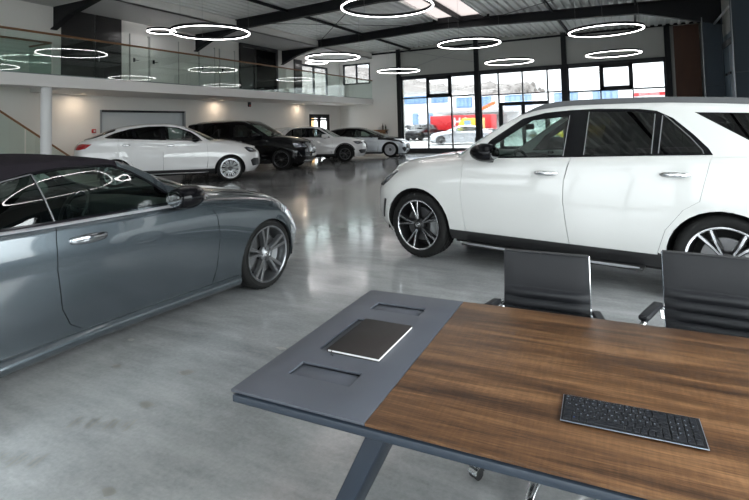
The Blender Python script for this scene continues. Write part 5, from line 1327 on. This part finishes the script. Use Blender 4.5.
# keyboard
kb = empty('keyboard', (-.049, 1.530, TZ), .056, 'slim black keyboard with silver rim lying on the walnut table', 'keyboard')
KW, KD = .340, .140
m = MB(); m.box((-KW/2, -KD/2, .0052), (KW/2, KD/2, .0075)); m.build('keyboard_base', 'kbd_rim', kb, bevel=.0008, seg=2)
m = MB(); m.box((-KW/2+.006, -KD/2+.006, .0022), (KW/2-.006, KD/2-.006, .0054)); m.build('bottom_shell', 'kbd_deck', kb)
m = MB(); m.box((-KW/2+.0022, -KD/2+.0022, .0070), (KW/2-.0022, KD/2-.0022, .0080)); m.build('deck', 'kbd_deck', kb)
for sx in (-1, 1):
    for sy in (-1, 1): m = MB(); m.lathe([(0, 0), (.006, 0), (.006, .004), (0, .004)], 12, c=(sx*.15, sy*.055, 0)); m.build('rubber_foot', 'rubber', kb)
u1 = (KW-.012)/19.3; x0k = -KW/2+.006; rowh = [.013]+[.0222]*5
rows = [[('ESC', 1)]+[('F%d' % i, 1) for i in range(1, 13)]+[('', 1), ('', 1)],
        [('^', 1)]+[(c, 1) for c in '1234567890']+[('ß', 1), ('´', 1), ('', 2)],
        [('TAB', 1.5)]+[(c, 1) for c in 'QWERTZUIOPÜ']+[('+', 1), ('', 1.5)],
        [('', 1.8)]+[(c, 1) for c in 'ASDFGHJKLÖÄ']+[('#', 1), ('', 1.2)],
        [('', 1.3), ('<', 1)]+[(c, 1) for c in 'YXCVBNM']+[(',', 1), ('.', 1), ('-', 1), ('', 1.7), ('', 1)],
        [('', 1.25), ('*', 1.1), ('', 1.1), ('', 5.4), ('', 1.1), ('', 1.05), ('', 1), ('', 1), ('', 1), ('', 1)]]
pad = [[('', 1)]*4, [('', 1), ('/', 1), ('*', 1), ('-', 1)], [('7', 1), ('8', 1), ('9', 1), ('+', 1)], [('4', 1), ('5', 1), ('6', 1), ('', 1)], [('1', 1), ('2', 1), ('3', 1), ('', 1)], [('0', 2), (',', 1), ('', 1)]]
cache = {}; nkey = 0; rest = MB()
ytop = KD/2-.0065
for r in range(6):
    yb_ = ytop-rowh[r]; yc = (ytop+yb_)/2
    lst = [(rows[r], x0k), (pad[r], x0k+15.08*u1)]
    for keys, xs_ in lst:
        x = xs_
        for ch, w in keys:
            kw_, kd_ = w*u1-.0026, rowh[r]-.0028; cx = x+w*u1/2; x += w*u1
            mb = MB(); a, b = kw_/2, kd_/2; q = .0008
            mb.hexa([(-a, -b, .0078), (a, -b, .0078), (a, b, .0078), (-a, b, .0078), (-a+q, -b+q, .0099), (a-q, -b+q, .0099), (a-q, b-q, .0099), (-a+q, b-q, .0099)])
            if ch:
                key = (ch, r == 0)
                if key not in cache: cache[key] = text_mesh(ch, .0036 if len(ch) > 1 else (.0066), .0001)
                tv, tf = cache[key]; ox, oy = (-.0028 if len(ch) == 1 and kw_ > .012 else 0), (.001 if r else 0)
                mb.add([(px+ox, py+oy, .00995+pz) for px, py, pz in tv], tf, 2 if (ch == '*' and r == 5) else 1)
            nkey += 1
            if nkey <= 100:
                o = mb.build('key', ['key_black', 'key_print', 'key_blue'], kb, fix=False); o.location = (cx, yc, 0)
            else: rest.v, rest.f, rest.m, rest.sm = rest.v, rest.f, rest.m, rest.sm; xform(mb, Matrix.Translation((cx, yc, 0))); k0 = len(rest.v); rest.v += mb.v; rest.f += [tuple(i+k0 for i in f) for f in mb.f]; rest.m += mb.m; rest.sm += mb.sm
    ytop = yb_
if rest.v: o = rest.build('remaining_keys', ['key_black', 'key_print', 'key_blue'], kb, fix=False); o['kind'] = 'stuff'

# ------------------------------------------------------------------ office chairs
def make_chair(loc, rz, label, star_rot):
    """faces local -y; origin under the seat column"""
    t = empty('office_chair', loc, rz, label, 'chair', 'office chairs at the table')
    hw = .196
    # side profile of the sling: seat front -> seat rear -> top of back
    prof = [(-.26, .455), (-.22, .470), (-.05, .462), (.10, .450), (.17, .462), (.215, .52), (.245, .61), (.268, .72), (.288, .83), (.302, .915)]
    def sling(pts, name, hw_, ribs):
        n = len(pts); mb = MB(); P = []
        for i in range(n-1):
            for k in range(22):
                f = k/22; P.append((pts[i][0]+(pts[i+1][0]-pts[i][0])*f, pts[i][1]+(pts[i+1][1]-pts[i][1])*f))
        P.append(pts[-1]); tot = [0]
        for a, b in zip(P, P[1:]): tot.append(tot[-1]+math.hypot(b[0]-a[0], b[1]-a[1]))
        rings = []
        for i, (y, z) in enumerate(P):
            a, b = P[max(0, i-1)], P[min(len(P)-1, i+1)]; d = math.hypot(b[0]-a[0], b[1]-a[1]); ny, nz = -(b[1]-a[1])/d, (b[0]-a[0])/d
            puff = ribs(tot[i], tot[-1]); th = .012; row = []
            for q in range(13):
                xx = -hw_+2*hw_*q/12; e = puff*2.1*(1-abs(xx/hw_)**6); row.append((xx, y+ny*(th+e), z+nz*(th+e)))
            for q in range(12, -1, -1):
                xx = -hw_+2*hw_*q/12; e = puff*.6*(1-abs(xx/hw_)**6); row.append((xx, y-ny*(th*.5+e), z-nz*(th*.5+e)))
            rings.append(row)
        mb.loft(rings, 0, True); return mb.build(name, 'leather', t, sharp=70)
    def back_ribs(s, L):
        d = L-s                                # distance down from the top
        if d < .165: return .004*math.sin(pi*min(1, d/.165))**.5
        k = ((d-.165) % .047)/.047; return .0085*abs(math.sin(pi*k))**.55
    def seat_ribs(s, L): return .0085*abs(math.sin(pi*((s % .06)/.06)))**.55
    sling(prof[4:], 'backrest', hw, back_ribs); sling(prof[:6], 'seat', hw, seat_ribs)
    for sx in (-1, 1):
        m = MB(); m.tube([(sx*(hw-.004), y+.016*(1 if z > .5 else .3), z-(.014 if z < .5 else 0)) for y, z in prof], .0085, 10); m.build('side_frame', 'chrome', t)
        m = MB(); x = sx*.248
        m.tube([(sx*(hw+a_), y_, z_) for a_, y_, z_ in ((.008,.262,.61),(.012,.275,.65),(.018,.258,.672),(.030,.20,.676),(.072,.02,.676),(.082,-.034,.668),(.082,-.047,.64),(.070,-.03,.585),(.040,.02,.52),(.006,.06,.465))], .0125, 10); a = m.build('armrest', 'chrome', t)
        m = MB(); rbox(m, Vector((sx*(hw+.052), .110, .687)), (.044, .235, .024), .010, Matrix.Rotation(sx*radians(13.5), 3, 'Z')); m.build('arm_pad', 'leather', a)
    m = MB(); m.tube([(-hw, .312, .915), (hw, .312, .915)], .007, 8); m.build('top_bar', 'black_plastic', t)
    m = MB(); m.tube([(-hw, -.02, .445), (hw, -.02, .445)], .011, 8); m.tube([(-hw, .14, .445), (hw, .14, .445)], .011, 8); m.box((-.09, -.06, .40), (.09, .16, .44)); m.build('seat_mount', 'chrome', t)
    m = MB(); m.lathe([(0, .09), (.028, .09), (.028, .26), (.020, .26), (.020, .41), (0, .41)], 20); m.build('gas_lift', 'chrome', t)
    b = MB(); ca = []
    for k in range(5):
        a = star_rot+2*pi*k/5; d = Vector((cos(a), sin(a), 0)); sd = Vector((-sin(a), cos(a), 0))
        r0, r1 = d*.02+Vector((0, 0, .115)), d*.285+Vector((0, 0, .078))
        b.loft([[r0+sd*.024+Vector((0,0,.012)), r0-sd*.024+Vector((0,0,.012)), r0-sd*.024-Vector((0,0,.02)), r0+sd*.024-Vector((0,0,.02))], [r1+sd*.013+Vector((0,0,.010)), r1-sd*.013+Vector((0,0,.010)), r1-sd*.013-Vector((0,0,.01)), r1+sd*.013-Vector((0,0,.01))]], 0, False)
        ca.append((d*.285, a))
    b.lathe([(0, .13), (.035, .13), (.04, .09), (0, .09)], 20); bo = b.build('star_base', 'chrome', t, bevel=.003)
    for c, a in ca:
        m = MB(); 
        for s_ in (-.014, .014): m.lathe([(0, s_-.009), (.020, s_-.009), (.026, s_-.005), (.026, s_+.005), (.020, s_+.009), (0, s_+.009)], 20, 'y', c=(0, 0, .026))
        m.lathe([(0, .05), (.010, .05), (.010, .075), (0, .075)], 10)
        o = m.build('caster', 'black_plastic', bo); o.location = (c.x, c.y, 0); o.rotation_euler = (0, 0, a+.9)
        h = MB(); h.lathe([(.027, -.020), (.029, -.020), (.029, .020), (.027, .020)], 20, 'y', c=(0, 0, .026), closed=True)
        h = MB(); h.prism([(.03*cos(q), .028+.03*sin(q)) for q in np.linspace(0.1, pi-.1, 10)]+[(.026*cos(q), .028+.026*sin(q)) for q in np.linspace(pi-.1, .1, 10)], -.024, .024, 'y'); h.build('caster_hood', 'chrome', o)
    return t
make_chair((-.412, 2.275, 0), radians(1), 'ribbed black leather office chair nearer the grey end of the table', radians(-168))
make_chair((.268, 2.50, 0), radians(-3), 'ribbed black leather office chair cut by the right picture edge', radians(-120))

# ------------------------------------------------------------------ outside
m = MB(); m.box((-90, YB+.15, -.12), (60, 140, -.02)); g = m.build('ground', 'asphalt'); structure(g)
m = MB(); m.box((-60, -60, -.12), (60, YF-.15, -.02)); structure(m.build('ground', 'asphalt'))
m = MB(); m.box((XR+.2, YF-.15, -.12), (60, YB+.15, -.02)); structure(m.build('ground', 'asphalt'))
bd = empty('office_building', (-24, 62, 0), 0, 'white workshop building with blue windows across the yard', 'building')
m = MB(); m.box((-22, -2, -.1), (4.2, 10, 5.55)); m.build('wall', 'facade', bd); m = MB(); m.box((4.2, -2, -.1), (24, 10, 4.9)); m.build('wall', 'facade', bd)
m = MB(); m.box((-22, -2.1, 5.5), (4.25, 10, 5.75)); m.build('roof_edge', 'facade_grey', bd)
def bwin(x0, x1, z0, z1, n):
    m = MB(); x0 += 24; x1 += 24
    m.box((x0, -2.06, z0), (x1, -1.98, z1)); o = m.build('window', 'facade_blue', bd)
    w = (x1-x0)/n
    for k in range(n):
        q = MB(); q.box((x0+k*w+.08, -2.10, z0+.1), (x0+(k+1)*w-.08, -2.05, z1-.1)); q.build('pane', 'facade_glass', o)
for x0, x1, n in ((-38, -34, 5), (-32.5, -28.5, 5), (-27, -23.3, 6), (-22.9, -20.7, 4)): bwin(x0, x1, 4.25, 5.25, n)
for x0, x1, n in ((-19.6, -17.6, 4), (-16.9, -15.2, 3), (-13.6, -10.5, 5), (-8, -5.5, 4), (-4, -1.5, 4)): bwin(x0, x1, 3.5, 4.75, n)
for x0, x1 in ((-25.55, -24.75), (-23.3, -22.7)): bwin(x0, x1, .9, 3.0, 1)
m = MB(); m.box((2.7, -5, 2.75), (12, -1.9, 3.05)); m.build('canopy', 'facade_grey', bd)
m = MB(); m.box((7.4, -2.05, 0), (10.6, -1.95, 2.5)); m.build('gate', 'facade_grey', bd)
bd2 = empty('striped_building', (-6, 74, 0), 0, 'long low building with red band and blue glazing far right outside', 'building')
m = MB(); m.box((-5, 0, 0), (40, 8, 4.9)); m.build('wall', 'facade', bd2); m = MB(); m.box((-5.05, -.1, 4.55), (40, .05, 4.95)); m.build('band', 'paint_red', bd2)
for k in range(12): m = MB(); m.box((-4.6+k*2.4, -.08, 2.4), (-2.8+k*2.4, .02, 4.1)); m.build('window', 'facade_blue', bd2)
# wooded hill
hm = MB(); nx_, ny_ = 80, 10; vs = []
for j in range(ny_):
    for i in range(nx_):
        x = -110+i*2.6; y = 112+j*5; base = 12.4*min(1, max(.0, (-13-x)/12)) if x > -26 else 12.4+1.2*sin(x*.12)+max(0, -45-x)*.22
        zt = max(0.2, base)*(j/(ny_-1))**.35 if j else 0
        vs.append((x, y, zt*(1+.05*rng.randn())+(.35*rng.randn() if j else 0)))
hm.add(vs, [(j*nx_+i, j*nx_+i+1, (j+1)*nx_+i+1, (j+1)*nx_+i) for j in range(ny_-1) for i in range(nx_-1)]); h = hm.build('hill', 'hill', fix=False); structure(h)
tr = MB()
for i in range(420):
    x = -100+rng.rand()*84; j = rng.rand(); y = 114+j*38; z = (12.2*min(1, max(0, (-13-x)/12)))*((y-112)/45)**.35; s_ = .5+rng.rand()*.5
    if z < 1: continue
    ellipsoid(tr, (x, y, z+s_*.5), (s_*.9, s_*.9, s_*1.3), 6, 5)
o = tr.build('tree_cover', 'hill'); tag(o, 'bare brownish trees covering the hill behind the workshop', 'trees', kind='stuff')
# vehicles in the yard
sedan = variant(conv, lambda x: x, lambda z: z, 1.0, name='parked_car', label='silver saloon parked just outside the window wall', loc=(-13.3, 36.4, 0), head=radians(204), paint='paint_silver', roof='paint_silver', clad='paint_silver', pillar='paint_silver',
   fine=False, style='plain', discs=False, recess_mat='paint_silver', mirror_mat='paint_silver', interior=True, handle_mat='paint_silver')
del sedan['psplit']; sedan['z5'] = [(-.45,1.015),(-.9,1.22),(-1.3,1.38),(-1.7,1.44),(-2.3,1.44),(-2.8,1.35),(-3.2,1.18),(-3.5,1.05)]
sedan['z2'] = [(-.45,.985),(-.66,.965),(-.78,1.0),(-1.03,1.14),(-1.3,1.29),(-1.6,1.375),(-2.2,1.38),(-2.7,1.29),(-3.1,1.14),(-3.5,1.01)]
sedan['y2'] = [(-.45,.05),(-.57,.7),(-.66,.79),(-1.17,.74),(-1.44,.68),(-2.2,.66),(-3.5,.60)]; sedan['roofx'] = (-1.4, -2.75); sedan['deck'] = (-3.9, -3.45)
sedan['dlo'] = [(-.9,.985),(-1.03,1.08),(-1.3,1.24),(-1.6,1.325),(-2.2,1.33),(-2.7,1.24),(-3.05,1.09),(-3.1,1.005),(-2,.985)]
sedan['panes'] = [[(-1.0,.995),(-1.3,1.21),(-1.6,1.30),(-1.85,1.31),(-1.9,.995)], [(-2.0,1.0),(-1.95,1.31),(-2.2,1.31),(-2.68,1.22),(-2.98,1.08),(-3.0,1.02)]]; sedan['pane_mats'] = ['car_glass', 'car_glass_mid']
sedan['patches'] = [p_ for p_ in sedan['patches'] if p_[0] != 'belt_trim']
make_car(sedan)
def yard_car(name, label, base, x, y, head, paint, dark=False):
    S = dict(base); S.update(name=name, label=label, loc=(x, y, 0), head=radians(head), paint=paint, fine=False, discs=False, roof=paint, recess_mat=paint, mirror_mat=paint, handle_mat=paint)
    if S.get('clad') != 'black_plastic': S['clad'] = paint
    S['pillar'] = paint; S.pop('hoodm', None); S['interior'] = True; return make_car(S)
yard_car('parked_car', 'dark hatchback parked farther out, behind the first glazed bay', gla, -19.3, 45.5, 262, 'paint_black')
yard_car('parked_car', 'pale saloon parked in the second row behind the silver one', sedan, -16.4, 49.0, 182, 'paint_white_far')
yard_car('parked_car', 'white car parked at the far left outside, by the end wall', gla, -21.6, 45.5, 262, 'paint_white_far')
yard_car('parked_car', 'white saloon parked right of the orange crane arm', sedan, -9.0, 50.5, 200, 'paint_white_far')
yard_car('parked_car', 'yellow car outside, seen through the front window of the white SUV', gla, -4.35, 40.0, 185, 'paint_yellow')
t = empty('box_trailer', (-17.2, 52, 0), 0, 'red box trailer standing before the workshop', 'trailer')
m = MB(); m.box((-2.4, -1.2, .9), (4.2, 1.2, 2.42)); m.build('box', 'paint_red', t, bevel=.04)
m = MB(); m.box((-2.2, -1.0, .6), (4.0, 1.0, .9)); m.build('chassis', 'black_plastic', t)
for x in (-1.6, 3.0):
    for y in (-1.05, 1.05): m = MB(); m.lathe([(0, -.12), (.42, -.12), (.45, -.08), (.45, .08), (.42, .12), (0, .12)], 20, 'y', c=(x, y, .45)); m.build('wheel', 'rubber', t)
tv, tf = text_mesh('HO', 1.15, .01, .03); m = MB(); m.add([(px+1.1, -1.215-pz, py+1.72) for px, py, pz in tv], tf); m.build('lettering', 'white_plastic', t)
t = empty('tow_truck', (-13.6, 46.4, 0), 0, 'yellow truck cab beside the red trailer', 'truck')
m = MB(); m.prism([(-1.2, .5), (-1.2, 1.35), (-.75, 2.05), (.9, 2.05), (.9, .5)], -1.0, 1.0, 'y'); m.build('cab', 'paint_yellow', t, bevel=.05)
m = MB(); m.box((-.55, -1.03, 1.35), (.1, -.98, 1.85)); m.build('window', 'facade_glass', t)
m = MB(); m.box((.9, -1.0, .5), (3.6, 1.0, .95)); m.build('flatbed', 'frame_dark', t)
for x in (-.5, 2.6):
    for y in (-.9, .9): m = MB(); m.lathe([(0, -.12), (.38, -.12), (.40, 0), (.38, .12), (0, .12)], 20, 'y', c=(x, y, .40)); m.build('wheel', 'rubber', t)
t = empty('loader_crane', (-12.3, 44.6, 0), 0, 'orange crane arm raised beside the second window pillar outside', 'crane')
m = MB(); m.box((-.3, -.3, 0), (.3, .3, .9)); m.build('base', 'frame_dark', t, bevel=.03)
m = MB(); m.bar((0, 0, .8), (-.28, 0, 2.75), .34, .30, (0, 1, 0)); m.build('lower_arm', 'paint_orange', t, bevel=.03)
m = MB(); m.bar((-.28, 0, 2.65), (1.35, 0, 3.4), .26, .26, (0, 1, 0)); m.build('upper_arm', 'paint_orange', t, bevel=.03)
m = MB(); m.bar((.5, -.2, 2.7), (1.9, -.2, 3.1), .22, .25, (0, 1, 0)); m.build('tip', 'white_plastic', t)

# ------------------------------------------------------------------ light
w = bpy.data.worlds.new('overcast'); SC.world = w; w.use_nodes = True; tn = w.node_tree; tn.nodes.clear()
wo = tn.nodes.new('ShaderNodeOutputWorld'); bg = tn.nodes.new('ShaderNodeBackground'); tn.links.new(bg.outputs[0], wo.inputs[0])
tcw = tn.nodes.new('ShaderNodeTexCoord'); sp = tn.nodes.new('ShaderNodeSeparateXYZ'); tn.links.new(tcw.outputs['Generated'], sp.inputs[0])
rp = tn.nodes.new('ShaderNodeValToRGB'); tn.links.new(sp.outputs['Z'], rp.inputs[0])
rp.color_ramp.elements[0].position = 0; rp.color_ramp.elements[0].color = (.36, .375, .39, 1); rp.color_ramp.elements[1].position = .85; rp.color_ramp.elements[1].color = (.95, .97, 1, 1)
tn.links.new(rp.outputs[0], bg.inputs[0]); bg.inputs[1].default_value = 4.2
def portal(loc, rot, sx, sy):
    l = bpy.data.lights.new('daylight_portal', 'AREA'); l.shape = 'RECTANGLE'; l.size = sx; l.size_y = sy; l.cycles.is_portal = True
    o = bpy.data.objects.new('daylight_portal', l); COL.objects.link(o); o.location = loc; o.rotation_euler = rot
portal((-5.0, YB+.3, 2.1), (-pi/2, 0, 0), 13.2, 4.3)
portal((-6.2, 11.7, 6.15), (0, 0, 0), 2.1, 16.6)
portal((-5.8, YF-.3, 2.3), (pi/2, 0, 0), 16.6, 4.8)
portal((XR+.35, -.5, 2.3), (0, pi/2, 0), 3.6, 10.2)
portal((XL-.35, 22.9, 4.0), (0, -pi/2, 0), 1.9, 2.7)
SC.view_settings.view_transform = 'Standard'; SC.view_settings.look = 'None'; SC.view_settings.gamma = 1; SC.view_settings.use_curve_mapping = False
SC.view_settings.exposure = 2.38
try:
    SC.cycles.use_denoising = True; SC.cycles.denoiser = 'OPENIMAGEDENOISE'; SC.cycles.max_bounces = 10; SC.cycles.diffuse_bounces = 5; SC.cycles.glossy_bounces = 4; SC.cycles.transparent_max_bounces = 24; SC.cycles.transmission_bounces = 6
    SC.cycles.caustics_reflective = False; SC.cycles.caustics_refractive = False; SC.cycles.sample_clamp_indirect = 6
except Exception: pass
